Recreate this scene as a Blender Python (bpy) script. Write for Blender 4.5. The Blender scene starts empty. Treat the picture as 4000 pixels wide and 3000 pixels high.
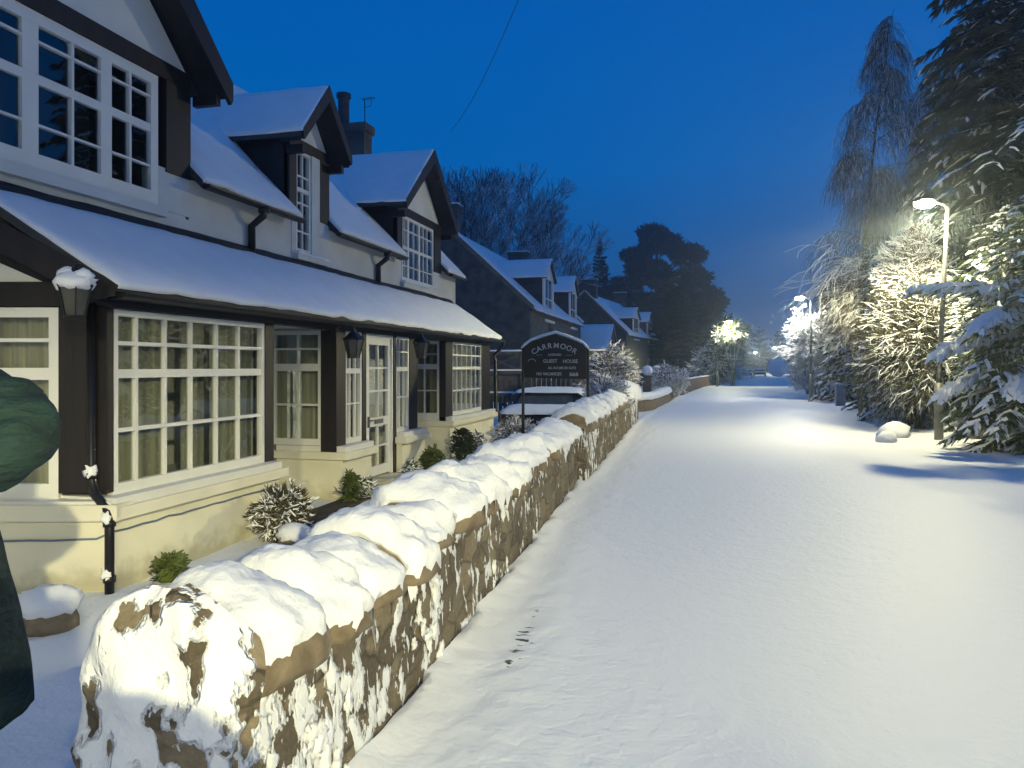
import bpy, math, random
from mathutils import Vector, noise, Matrix
S = bpy.context.scene
COL = S.collection
PI = math.pi
# ------------------------------------------------------------------ camera
# the street runs along +y; the camera stands on it at the origin
cam = bpy.data.cameras.new("camera"); cam_o = bpy.data.objects.new("camera", cam); COL.objects.link(cam_o)
cam_o.location = (0, 0, 1.6); cam_o.rotation_euler = (math.radians(90), 0, math.radians(14.1))
cam.sensor_width = 36; cam.lens = 26.85; cam.shift_y = -37.5 / 2212; cam.clip_end = 3000; cam.clip_start = 0.05
S.camera = cam_o
# ------------------------------------------------------------------ sky at dusk
W = bpy.data.worlds.new("World"); S.world = W; W.use_nodes = True
nt = W.node_tree; nt.nodes.clear()
def N(tree, t, **k):
    n = tree.nodes.new(t)
    for a, b in k.items():
        if a.startswith('i_'): n.inputs[int(a[2:])].default_value = b
        else: setattr(n, a, b)
    return n
tc = N(nt, 'ShaderNodeTexCoord'); sep = N(nt, 'ShaderNodeSeparateXYZ'); nt.links.new(tc.outputs['Generated'], sep.inputs[0])
rp = N(nt, 'ShaderNodeValToRGB'); cr = rp.color_ramp
cr.elements[0].position = 0.0; cr.elements[0].color = (0.016, 0.052, 0.16, 1)
cr.elements[1].position = 1.0; cr.elements[1].color = (0.03, 0.15, 0.45, 1)
for p, c in ((0.10, (0.006, 0.095, 0.31, 1)), (0.25, (0.0, 0.125, 0.45, 1)), (0.45, (0.0, 0.105, 0.44, 1)), (0.56, (0.0, 0.11, 0.44, 1))):
    e = cr.elements.new(p); e.color = c
nt.links.new(sep.outputs[2], rp.inputs[0])
mr = N(nt, 'ShaderNodeMapRange'); mr.inputs[1].default_value = 0.2; mr.inputs[2].default_value = -0.7
nt.links.new(sep.outputs[1], mr.inputs[0])
mx = N(nt, 'ShaderNodeMix', data_type='RGBA'); nt.links.new(mr.outputs[0], mx.inputs[0]); nt.links.new(rp.outputs[0], mx.inputs[6])
mx.inputs[7].default_value = (0.02, 0.11, 0.36, 1)
bg = N(nt, 'ShaderNodeBackground'); bg.inputs[1].default_value = 1.0; nt.links.new(mx.outputs[2], bg.inputs[0])
wo = N(nt, 'ShaderNodeOutputWorld'); nt.links.new(bg.outputs[0], wo.inputs[0])
S.view_settings.view_transform = 'Standard'; S.view_settings.look = 'None'
S.view_settings.exposure = 0.0; S.view_settings.gamma = 1.0
S.cycles.max_bounces = 6; S.cycles.transparent_max_bounces = 12; S.cycles.volume_bounces = 0
S.cycles.sample_clamp_indirect = 3.0
LAMP_COL = (1.0, 0.90, 0.48)

# ------------------------------------------------------------------ measuring: a pixel of the 2212 px wide view on a plane of the place
def ray(px, py):
    u = (px - 1106) / 1650; v = (792 - py) / 1650
    return (-.2436 + .9699 * u, .9699 + .2436 * u, v)
def onX(px, py, X):
    d = ray(px, py); t = X / d[0]; return Vector((X, d[1] * t, 1.6 + d[2] * t))
def onY(px, py, Y):
    d = ray(px, py); t = Y / d[1]; return Vector((d[0] * t, Y, 1.6 + d[2] * t))
def onT(px, py, t):
    d = ray(px, py); return Vector((d[0] * t, d[1] * t, 1.6 + d[2] * t))

# ------------------------------------------------------------------ materials
MAT = {}
def mat(name, col, rough=.7, var=.15, scale=6.0, bump=.0, bscale=30.0, metal=0, spec=.4, col2=None, stretch=(1, 1, 1), bdist=.01):
    if name in MAT: return MAT[name]
    m = bpy.data.materials.new(name); m.use_nodes = True; t = m.node_tree
    b = t.nodes['Principled BSDF']; b.inputs['Roughness'].default_value = rough; b.inputs['Metallic'].default_value = metal
    b.inputs['Specular IOR Level'].default_value = spec
    tc = N(t, 'ShaderNodeTexCoord'); mp = N(t, 'ShaderNodeMapping'); mp.inputs['Scale'].default_value = stretch
    t.links.new(tc.outputs['Object'], mp.inputs[0])
    nz = N(t, 'ShaderNodeTexNoise'); nz.inputs['Scale'].default_value = scale; nz.inputs['Detail'].default_value = 5
    t.links.new(mp.outputs[0], nz.inputs['Vector'])
    rp = N(t, 'ShaderNodeValToRGB'); c = rp.color_ramp
    c2 = col2 or tuple(max(0, x * (1 - var)) for x in col); c1 = tuple(min(1, x * (1 + var * .6)) for x in col) if not col2 else col
    c.elements[0].position = .35; c.elements[0].color = (*c2, 1); c.elements[1].position = .65; c.elements[1].color = (*c1, 1)
    t.links.new(nz.outputs[0], rp.inputs[0]); t.links.new(rp.outputs[0], b.inputs['Base Color'])
    if bump:
        n2 = N(t, 'ShaderNodeTexNoise'); n2.inputs['Scale'].default_value = bscale; n2.inputs['Detail'].default_value = 6
        t.links.new(mp.outputs[0], n2.inputs['Vector'])
        bp = N(t, 'ShaderNodeBump'); bp.inputs['Strength'].default_value = bump; bp.inputs['Distance'].default_value = bdist
        t.links.new(n2.outputs[0], bp.inputs['Height']); t.links.new(bp.outputs[0], b.inputs['Normal'])
    MAT[name] = m; return m
snow = mat('snow', (.84, .86, .88), .65, .03, 3, .42, 34, bdist=.022, spec=.3)
snow_fine = mat('snow on twigs', (.84, .86, .88), .7, .03, 3)
white = mat('white paint', (.72, .72, .68), .45, .06, 2)
cream = mat('cream harling', (.74, .71, .56), .8, .10, 1.6, .35, 90, bdist=.004)
def stain(m, z0, z1, col):
    t = m.node_tree; b = t.nodes['Principled BSDF']; src = b.inputs['Base Color'].links[0].from_socket; tc = [n for n in t.nodes if n.type == 'TEX_COORD'][0]
    sp = N(t, 'ShaderNodeSeparateXYZ'); t.links.new(tc.outputs['Object'], sp.inputs[0]); nz = N(t, 'ShaderNodeTexNoise'); nz.inputs['Scale'].default_value = 4.5; nz.inputs['Detail'].default_value = 6; t.links.new(tc.outputs['Object'], nz.inputs['Vector'])
    ad = N(t, 'ShaderNodeMath', operation='MULTIPLY_ADD'); ad.inputs[1].default_value = -.55; t.links.new(nz.outputs[0], ad.inputs[0]); t.links.new(sp.outputs[2], ad.inputs[2])
    mp = N(t, 'ShaderNodeMapRange', interpolation_type='SMOOTHSTEP'); mp.inputs[1].default_value = z0 - .27; mp.inputs[2].default_value = z1 - .27; mp.inputs[3].default_value = .62; mp.inputs[4].default_value = 0; t.links.new(ad.outputs[0], mp.inputs[0])
    mx = N(t, 'ShaderNodeMix', data_type='RGBA'); t.links.new(mp.outputs[0], mx.inputs[0]); t.links.new(src, mx.inputs[6]); mx.inputs[7].default_value = (*col, 1); t.links.new(mx.outputs[2], b.inputs['Base Color'])
stain(cream, -.02, .22, (.30, .27, .15))
cream_up = mat('pale harling', (.62, .63, .60), .8, .10, 1.6, .35, 90, bdist=.004)
black = mat('black brown timber', (.012, .009, .010), .55, .4, 8, .2, 40, stretch=(1, 1, .15))
blackm = mat('black iron', (.008, .008, .009), .4, .3, 8)
slate = mat('dark slate', (.035, .038, .042), .6, .35, 5, .3, 20)
stone_dk = mat('dark rubble stone', (.085, .078, .068), .85, .4, 2.2, .6, 6, bdist=.04)
stone_br = mat('brown field stone', (.24, .19, .125), .85, .3, 9, .6, 45, col2=(.13, .10, .065), bdist=.012)
stone_olive = mat('lichen ashlar', (.15, .14, .10), .85, .3, 3, .4, 8, bdist=.03)
curtain_m = mat('olive curtain', (.30, .29, .20), .9, .25, 3, stretch=(6, 6, .3))
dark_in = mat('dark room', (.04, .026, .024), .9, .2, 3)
soil = mat('dark damp soil', (.045, .035, .025), .9, .4, 8, .6, 30)
brick = mat('red brown brick', (.22, .12, .08), .85, .35, 4, .4, 30)
bark = mat('dark bark', (.045, .036, .028), .9, .4, 10)
twig_m = mat('pale brown twigs', (.14, .11, .08), .9, .4, 10)
needle = mat('dark green needles', (.030, .045, .020), .8, .5, 2.5)
needle_d = mat('blackish green needles', (.018, .027, .018), .85, .5, 1.0)
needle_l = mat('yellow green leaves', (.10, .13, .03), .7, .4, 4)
needle_s = mat('mid green spruce needles', (.055, .075, .028), .8, .5, 2.5)
needle_g = mat('olive brown sprays', (.075, .068, .034), .85, .5, 2.5)
redleaf = mat('red brown leaves', (.16, .05, .04), .8, .4, 4)
galv = mat('grey galvanised steel', (.13, .13, .12), .5, .2, 5, metal=.3)
coat_m = mat('dark green waxed cloth', (.010, .030, .026), .8, .35, 7, .9, 7, bdist=.06, stretch=(1, 1, 2.2))
trouser = mat('black trousers', (.012, .011, .016), .8, .3, 7)
skin_m = mat('skin', (.42, .25, .18), .55, .08, 5)
wood = mat('weathered grey wood', (.12, .10, .08), .85, .35, 6, .3, 30)
paint_car = mat('dark blue car paint', (.015, .02, .04), .25, .1, 3)
tyre_m = mat('black rubber', (.012, .012, .012), .8, .1, 5)
bluebox = mat('pale blue painted steel', (.12, .17, .26), .5, .2, 3)
letter = mat('dull white letters', (.50, .50, .50), .6, .1, 4)
asphalt = mat('wet asphalt', (.05, .05, .05), .7, .3, 20)

def glass_mat():
    m = bpy.data.materials.new('window glass'); m.use_nodes = True; t = m.node_tree; t.nodes.clear()
    o = N(t, 'ShaderNodeOutputMaterial'); mx = N(t, 'ShaderNodeMixShader'); tr = N(t, 'ShaderNodeBsdfTransparent'); gl = N(t, 'ShaderNodeBsdfGlossy')
    tr.inputs[0].default_value = (.86, .90, .88, 1); gl.inputs['Roughness'].default_value = .015
    fr = N(t, 'ShaderNodeLayerWeight'); fr.inputs[0].default_value = .5
    pw = N(t, 'ShaderNodeMath', operation='POWER'); pw.inputs[1].default_value = 3.2; t.links.new(fr.outputs['Facing'], pw.inputs[0])
    ad = N(t, 'ShaderNodeMath', operation='ADD', use_clamp=True); ad.inputs[1].default_value = .11
    t.links.new(pw.outputs[0], ad.inputs[0]); t.links.new(ad.outputs[0], mx.inputs[0])
    nz = N(t, 'ShaderNodeTexNoise'); nz.inputs['Scale'].default_value = 1.6; tc = N(t, 'ShaderNodeTexCoord'); t.links.new(tc.outputs['Object'], nz.inputs['Vector'])
    bp = N(t, 'ShaderNodeBump'); bp.inputs['Strength'].default_value = .25; bp.inputs['Distance'].default_value = .01
    t.links.new(nz.outputs[0], bp.inputs['Height']); t.links.new(bp.outputs[0], gl.inputs['Normal'])
    t.links.new(tr.outputs[0], mx.inputs[1]); t.links.new(gl.outputs[0], mx.inputs[2]); t.links.new(mx.outputs[0], o.inputs[0])
    return m
glass = glass_mat()
def emit_mat(name, c, s):
    m = bpy.data.materials.new(name); m.use_nodes = True; b = m.node_tree.nodes['Principled BSDF']
    b.inputs['Emission Color'].default_value = (*c, 1); b.inputs['Emission Strength'].default_value = s; b.inputs['Base Color'].default_value = (.8, .8, .8, 1)
    return m
lens_m = emit_mat('glowing lamp lens', (1, .96, .75), 160)
lens_w = emit_mat('glowing white lamp lens', (.98, 1, .9), 120)
lens_f = emit_mat('far glowing lamp lens', (1, .97, .8), 900)
old_glass = mat('grimy lantern glass', (.05, .05, .035), .25, .3, 6, spec=.6)

def wallface_mat(name='rubble wall with stuck snow', thr=.545, grad=None, end_bias=0.0):
    """stone with snow plastered on it: snow where a noise passes a threshold, more of it low down, at the near end and under the cope"""
    m = bpy.data.materials.new(name); m.use_nodes = True; t = m.node_tree; b = t.nodes['Principled BSDF']; b.inputs['Roughness'].default_value = .85
    tc = N(t, 'ShaderNodeTexCoord')
    def noise_(sc, det=4, st=(1, 1, 1)):
        mp = N(t, 'ShaderNodeMapping'); mp.inputs['Scale'].default_value = st; t.links.new(tc.outputs['Object'], mp.inputs[0])
        n = N(t, 'ShaderNodeTexNoise'); n.inputs['Scale'].default_value = sc; n.inputs['Detail'].default_value = det; t.links.new(mp.outputs[0], n.inputs['Vector']); return n.outputs[0]
    def math_(op, a, b_, cl=False):
        n = N(t, 'ShaderNodeMath', operation=op, use_clamp=cl)
        for i, x in enumerate((a, b_)):
            if isinstance(x, (int, float)): n.inputs[i].default_value = x
            else: t.links.new(x, n.inputs[i])
        return n.outputs[0]
    sp = N(t, 'ShaderNodeSeparateXYZ'); t.links.new(tc.outputs['Object'], sp.inputs[0])
    y = sp.outputs[1]; z = sp.outputs[2]
    # object space: y=0 at the wall's near end
    near = N(t, 'ShaderNodeMapRange'); near.inputs[1].default_value = 0.0; near.inputs[2].default_value = 4.2; near.inputs[3].default_value = .075 + end_bias; near.inputs[4].default_value = -.10
    t.links.new(y, near.inputs[0])
    v = math_('ADD', noise_(11, 3, (1, 1, .6)), near.outputs[0])
    v = math_('ADD', v, math_('MULTIPLY', math_('SUBTRACT', noise_(1.3, 2), .5), .55)); v = math_('ADD', v, math_('MULTIPLY', math_('SUBTRACT', noise_(38, 4, (1, 1, .7)), .5), .22))
    top = N(t, 'ShaderNodeMapRange'); top.inputs[1].default_value = .35; top.inputs[2].default_value = .68; top.inputs[3].default_value = 0; top.inputs[4].default_value = .05
    t.links.new(z, top.inputs[0]); v = math_('ADD', v, top.outputs[0])
    rp = N(t, 'ShaderNodeMapRange', interpolation_type='SMOOTHSTEP'); rp.inputs[1].default_value = thr; rp.inputs[2].default_value = thr + .02
    t.links.new(v, rp.inputs[0]); mask = rp.outputs[0]
    c = N(t, 'ShaderNodeValToRGB'); c.color_ramp.elements[0].position = .3; c.color_ramp.elements[0].color = (.065, .052, .034, 1)
    c.color_ramp.elements[1].position = .7; c.color_ramp.elements[1].color = (.23, .19, .125, 1)
    e = c.color_ramp.elements.new(.5); e.color = (.125, .10, .068, 1)
    mpv = N(t, 'ShaderNodeMapping'); mpv.inputs['Scale'].default_value = (1, 1, 1.7); t.links.new(tc.outputs['Object'], mpv.inputs[0])
    wv = N(t, 'ShaderNodeTexNoise'); wv.inputs['Scale'].default_value = 5; t.links.new(mpv.outputs[0], wv.inputs['Vector'])
    wm = N(t, 'ShaderNodeMix', data_type='RGBA'); wm.inputs[0].default_value = .10; t.links.new(mpv.outputs[0], wm.inputs[6]); t.links.new(wv.outputs['Color'], wm.inputs[7])
    vc = N(t, 'ShaderNodeTexVoronoi'); vc.inputs['Scale'].default_value = 4.2; t.links.new(wm.outputs[2], vc.inputs['Vector'])
    ve = N(t, 'ShaderNodeTexVoronoi', feature='DISTANCE_TO_EDGE'); ve.inputs['Scale'].default_value = 4.2; t.links.new(wm.outputs[2], ve.inputs['Vector'])
    jn = N(t, 'ShaderNodeMapRange', interpolation_type='SMOOTHSTEP'); jn.inputs[1].default_value = .0; jn.inputs[2].default_value = .09; t.links.new(ve.outputs['Distance'], jn.inputs[0])
    sv = N(t, 'ShaderNodeSeparateXYZ'); t.links.new(vc.outputs['Color'], sv.inputs[0])
    st = math_('ADD', math_('MULTIPLY', noise_(2.2, 4, (1, 1, .5)), .35), math_('MULTIPLY', noise_(45, 4), .35)); st = math_('ADD', st, math_('MULTIPLY', sv.outputs[0], .28)); st = math_('ADD', st, math_('MULTIPLY', math_('SUBTRACT', jn.outputs[0], 1.0), .10)); t.links.new(st, c.inputs[0])
    mx = N(t, 'ShaderNodeMix', data_type='RGBA'); t.links.new(mask, mx.inputs[0]); t.links.new(c.outputs[0], mx.inputs[6]); mx.inputs[7].default_value = (.84, .86, .88, 1)
    t.links.new(mx.outputs[2], b.inputs['Base Color'])
    soft = N(t, 'ShaderNodeMapRange', interpolation_type='SMOOTHSTEP'); soft.inputs[1].default_value = thr - .01; soft.inputs[2].default_value = thr + .09
    t.links.new(v, soft.inputs[0])
    h = math_('ADD', math_('MULTIPLY', soft.outputs[0], 1.0), math_('MULTIPLY', noise_(60, 4), .25))
    h = math_('ADD', h, math_('MULTIPLY', noise_(7, 3), .7)); h = math_('ADD', h, math_('MULTIPLY', math_('MULTIPLY', jn.outputs[0], math_('SUBTRACT', 1.0, mask)), .5))
    bp = N(t, 'ShaderNodeBump'); bp.inputs['Strength'].default_value = .8; bp.inputs['Distance'].default_value = .03
    t.links.new(h, bp.inputs['Height']); t.links.new(bp.outputs[0], b.inputs['Normal'])
    return m
wallface = wallface_mat()
endface = wallface_mat('wall end plastered with snow', .60, end_bias=.06)

# ------------------------------------------------------------------ mesh and object helpers
ORG = [Vector((0, 0, 0))]
class MB:
    def __init__(s): s.v = []; s.f = []; s.m = []; s.sm = False
    def quad(s, a, b, c, d, mi=0):
        n = len(s.v); s.v += [tuple(a), tuple(b), tuple(c), tuple(d)]; s.f.append((n, n + 1, n + 2, n + 3)); s.m.append(mi)
    def tri(s, a, b, c, mi=0):
        n = len(s.v); s.v += [tuple(a), tuple(b), tuple(c)]; s.f.append((n, n + 1, n + 2)); s.m.append(mi)
    def hexa(s, p, mi=0):   # p: 4 bottom then 4 top
        n = len(s.v); s.v += [tuple(x) for x in p]
        for q in ((3, 2, 1, 0), (4, 5, 6, 7), (0, 1, 5, 4), (1, 2, 6, 5), (2, 3, 7, 6), (3, 0, 4, 7)):
            s.f.append(tuple(n + i for i in q)); s.m.append(mi)
    def box(s, x0, x1, y0, y1, z0, z1, mi=0):
        s.hexa([(x0, y0, z0), (x1, y0, z0), (x1, y1, z0), (x0, y1, z0), (x0, y0, z1), (x1, y0, z1), (x1, y1, z1), (x0, y1, z1)], mi)
    def bar(s, a, b, w, h, mi=0, up=Vector((0, 0, 1))):
        a = Vector(a); b = Vector(b); d = (b - a).normalized(); sd = d.cross(up)
        if sd.length < 1e-4: sd = Vector((1, 0, 0))
        sd.normalize(); u = sd.cross(d).normalized(); x = sd * w / 2; y = u * h / 2
        s.hexa([a - x - y, a + x - y, b + x - y, b - x - y, a - x + y, a + x + y, b + x + y, b - x + y], mi)
    def prism(s, poly, off, mi=0):   # poly: list of 3-D points, extruded by the vector off
        n = len(s.v); k = len(poly); off = Vector(off)
        s.v += [tuple(p) for p in poly] + [tuple(Vector(p) + off) for p in poly]
        s.f.append(tuple(range(n + k - 1, n - 1, -1))); s.m.append(mi); s.f.append(tuple(range(n + k, n + 2 * k))); s.m.append(mi)
        for i in range(k):
            j = (i + 1) % k; s.f.append((n + i, n + j, n + k + j, n + k + i)); s.m.append(mi)
    def tube(s, pts, rad, n=8, mi=0, cap=True):
        pts = [Vector(p) for p in pts]; base = len(s.v); K = len(pts)
        if not isinstance(rad, (list, tuple)): rad = [rad] * K
        pu = None
        for i, p in enumerate(pts):
            d = (pts[min(i + 1, K - 1)] - pts[max(i - 1, 0)]).normalized()
            ref = pu if pu is not None else (Vector((0, 0, 1)) if abs(d.z) < .9 else Vector((1, 0, 0)))
            sd = d.cross(ref)
            if sd.length < 1e-5: sd = d.cross(Vector((0, 1, 0)))
            sd.normalize(); u = sd.cross(d).normalized(); pu = u
            for j in range(n):
                a = 2 * PI * j / n; r = rad[i]
                if isinstance(r, tuple): q = p + sd * math.cos(a) * r[0] + u * math.sin(a) * r[1]
                else: q = p + (sd * math.cos(a) + u * math.sin(a)) * r
                s.v.append(tuple(q))
        for i in range(K - 1):
            for j in range(n):
                s.f.append((base + i * n + j, base + i * n + (j + 1) % n, base + (i + 1) * n + (j + 1) % n, base + (i + 1) * n + j)); s.m.append(mi)
        if cap:
            s.f.append(tuple(base + j for j in range(n - 1, -1, -1))); s.m.append(mi)
            s.f.append(tuple(base + (K - 1) * n + j for j in range(n))); s.m.append(mi)
    def rings(s, rings, mi=0, cap=True, closed=True):
        base = len(s.v); K = len(rings); n = len(rings[0])
        for r in rings: s.v += [tuple(p) for p in r]
        for i in range(K - 1):
            for j in range(n if closed else n - 1):
                s.f.append((base + i * n + j, base + i * n + (j + 1) % n, base + (i + 1) * n + (j + 1) % n, base + (i + 1) * n + j)); s.m.append(mi)
        if cap:
            s.f.append(tuple(base + j for j in range(n - 1, -1, -1))); s.m.append(mi)
            s.f.append(tuple(base + (K - 1) * n + j for j in range(n))); s.m.append(mi)
    def twig(s, a, b, r0, r1, st, mb=0, ms=1):  # a stick with its upper faces under snow of thickness st (0: none)
        d = b - a; L = d.length
        if L < 1e-5: return
        d /= L; sd = d.cross(Vector((0, 0, 1)))
        if sd.length < .15: sd = Vector((1, 0, 0)) if abs(d.x) < .8 else Vector((0, 1, 0)); sd = d.cross(sd)
        sd.normalize(); u = sd.cross(d)
        if u.z < 0: u = -u; sd = -sd
        n = len(s.v)
        for p, r in ((a, r0), (b, r1)):
            k = st * (r / r0) ** .5 if r0 else 0
            s.v += [tuple(p - sd * (r + k * .35)), tuple(p + u * (r + k)), tuple(p + sd * (r + k * .35)), tuple(p - u * r)]
        for i, m in ((0, ms), (1, ms), (2, mb), (3, mb)):
            s.f.append((n + i, n + (i + 1) % 4, n + 4 + (i + 1) % 4, n + 4 + i)); s.m.append(m if st > 0 else mb)
    def ball(s, c, r, n=10, k=7, amp=.0, sc=3, mi=0, seed=0):
        c = Vector(c); r = Vector(r) if not isinstance(r, (int, float)) else Vector((r, r, r)); R = []
        for i in range(k + 1):
            th = PI * i / k; row = []
            for j in range(n):
                ph = 2 * PI * j / n; d = Vector((math.sin(th) * math.cos(ph), math.sin(th) * math.sin(ph), -math.cos(th)))
                f = 1 + amp * noise.noise(d * sc + Vector((seed, seed * 1.7, 3))) if amp else 1
                row.append(c + Vector((d.x * r.x, d.y * r.y, d.z * r.z)) * f)
            R.append(row)
        s.rings(R, mi, cap=False)
    def build(s, name, mats, parent=None, smooth=None):
        if not isinstance(mats, (list, tuple)): mats = [mats]
        me = bpy.data.meshes.new(name); o_ = ORG[0]
        me.from_pydata([(x - o_.x, y - o_.y, z - o_.z) for x, y, z in s.v], [], s.f)
        for m in mats: me.materials.append(m)
        if len(mats) > 1: me.polygons.foreach_set('material_index', s.m)
        if smooth or (smooth is None and s.sm): me.polygons.foreach_set('use_smooth', [True] * len(me.polygons))
        me.update()
        o = bpy.data.objects.new(name, me); COL.objects.link(o)
        if parent is not None: o.parent = parent
        else: o.location = o_
        return o
def tag(o, label=None, cat=None, group=None, kind=None):
    for k, v in (('label', label), ('category', cat), ('group', group), ('kind', kind)):
        if v: o[k] = v
    return o
def thing(name, loc, label, cat, group=None, rz=0):
    o = bpy.data.objects.new(name, None); o.empty_display_size = .2; COL.objects.link(o); o.location = loc; o.rotation_euler = (0, 0, rz)
    ORG[0] = Vector(loc); return tag(o, label, cat, group)
def local():  # build the next parts in the thing's own coordinates
    ORG[0] = Vector((0, 0, 0))
def solo(name, mb, mats, loc, label, cat, group=None, smooth=None):
    ORG[0] = Vector(loc); o = mb.build(name, mats, None, smooth); return tag(o, label, cat, group)
def copy_tree(o, parent=None, **k):
    c = o.copy(); COL.objects.link(c); c.parent = parent
    for ch in [x for x in COL.objects if x.parent is o]: copy_tree(ch, c)
    for a, b in k.items(): c[a] = b
    return c
def nz3(x, y, z): return noise.noise(Vector((x, y, z)))
def fbm(x, y, z=0, o=3):
    s = 0; a = 1
    for i in range(o): s += a * noise.noise(Vector((x, y, z + i * 7))); x *= 2; y *= 2; z *= 2; a *= .5
    return s

def snow_sheet(mb, A, B, C, D, th=.07, step=.18, wob=.03, hole=None):
    """a blanket of snow on the sloping quad A,B (bottom edge) D,C (top edge)"""
    A, B, C, D = map(Vector, (A, B, C, D)); n = (B - A).cross(D - A).normalized()
    if n.z < 0: n = -n
    L = (B - A).length; H = (D - A).length; nu = max(4, min(130, int(L / step))); nv = max(4, min(60, int(H / step)))
    us = [0, .012 / L * 2] + [i / nu for i in range(1, nu)] + [1 - .012 / L * 2, 1]; vs = [0, .02 / H] + [i / nv for i in range(1, nv)] + [1 - .02 / H, 1]
    us = sorted(set(us)); vs = sorted(set(vs)); top = []; W_ = len(us)
    b0 = len(mb.v)
    for v in vs:
        for u in us:
            p = A.lerp(B, u).lerp(D.lerp(C, u), v)
            e = min(u * L, (1 - u) * L, v * H, (1 - v) * H); pr = min(1, (e / .06)) ** .5 if e > 0 else 0
            f = th * (.35 + .65 * pr) + .018 * fbm(p.x * 2.1, p.y * 2.1, p.z, 2)
            if v == 0: p = p + (A - D).normalized() * (.02 + wob * fbm(p.x * 3 + 5, p.y * 3, 1, 2))
            mb.v.append(tuple(p + n * f))
    K = len(vs)
    for i in range(K - 1):
        for j in range(W_ - 1):
            a = b0 + i * W_ + j; mb.f.append((a, a + 1, a + 1 + W_, a + W_)); mb.m.append(0)
    # skirt
    edge = [(i, 0) for i in range(K)] + [(K - 1, j) for j in range(W_)] + [(i, W_ - 1) for i in range(K - 1, -1, -1)] + [(0, j) for j in range(W_ - 1, -1, -1)]
    base = len(mb.v)
    for i, j in edge:
        p = Vector(mb.v[b0 + i * W_ + j]); mb.v.append(tuple(p - n * (th * .5)))
    for k in range(len(edge) - 1):
        a = b0 + edge[k][0] * W_ + edge[k][1]; b = b0 + edge[k + 1][0] * W_ + edge[k + 1][1]
        if a != b: mb.f.append((a, b, base + k + 1, base + k)); mb.m.append(0)

# ================================================================== GROUND
def wall_x(y):   # road side face of the garden wall
    if y < 10.35: return -1.30 - .043 * (y - 1.9)
    return -1.57 - .027 * (y - 10.6)
def left_edge(y):
    if y < 23: return wall_x(y)
    if y < 60: return -1.9 + 1.9 * ((y - 23) / 37) ** 1.3
    return 0 + (y - 60) * .10
def right_edge(y):
    if y < 30: return 4.35 + .02 * y
    return 4.95 + (y - 30) * .055 if y < 90 else 8.25 + (y - 90) * .085
def ground_z(x, y):
    z = 0.0
    le = left_edge(y); re = right_edge(y)
    if x < le:
        k = min(1, max(0, (le - x - .05) / .3)); g = -.24 + .012 * max(0, min(12, y - 6))
        if y > 18: g += min(.12, .04 * (y - 18))
        if y < 1.7: g *= max(0, min(1, (y + .5) / 2.2))
        z += g * k
        z += .03 * fbm(x * 1.3, y * 1.3, 2)
    elif x > re:
        k = min(1, (x - re) / 1.2); z += k * (.10 + .10 * fbm(x * .6, y * .6, 5)) + .05 * fbm(x * 2.5, y * 2.5, 1) * k
    else:
        z += .005 * fbm(x * .5, y * .25, 9)
    if x < le + .9 and x > le and y < 62 :
        d = x - le; z += .055 * math.exp(-(d / .16) ** 2) * (1 + .6 * fbm(x * 5, y * 3, 4)) + .012 * math.exp(-((d - .45) / .25) ** 2) * (1 + fbm(x * 7, y * 7, 4, 2))
    r = math.hypot(x, y)
    if r < 14: z += .004 * fbm(x * 7, y * 7, 0, 3) * (1 if r < 9 else (14 - r) / 5)
    return z
def spaced(lo, hi, c, fine, half, growth):
    a = [c]; x = c; s = fine
    while x < hi:
        if x - c > half: s *= growth
        x += s; a.append(min(x, hi))
    x = c; s = fine
    while x > lo:
        if c - x > half: s *= growth
        x -= s; a.append(max(x, lo))
    return sorted(set(a))
xs = spaced(-350, 350, 0.2, .045, 2.6, 1.07); ys = spaced(-60, 700, 3.6, .05, 3.0, 1.03)
verts = [(x, y, ground_z(x, y)) for y in ys for x in xs]
def gpart(name, keep):
    nx = len(xs); used = {}; fs = []; vs = []
    for j in range(len(ys) - 1):
        for i in range(nx - 1):
            cx = (xs[i] + xs[i + 1]) / 2; cy = (ys[j] + ys[j + 1]) / 2
            if keep(cx, cy):
                f = []
                for q in (j * nx + i, j * nx + i + 1, (j + 1) * nx + i + 1, (j + 1) * nx + i):
                    if q not in used: used[q] = len(vs); vs.append(verts[q])
                    f.append(used[q])
                fs.append(tuple(f))
    me = bpy.data.meshes.new(name); me.from_pydata(vs, [], fs); me.polygons.foreach_set('use_smooth', [True] * len(fs)); me.materials.append(road_snow)
    o = bpy.data.objects.new(name, me); COL.objects.link(o); o['kind'] = 'structure'
    return o
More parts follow.
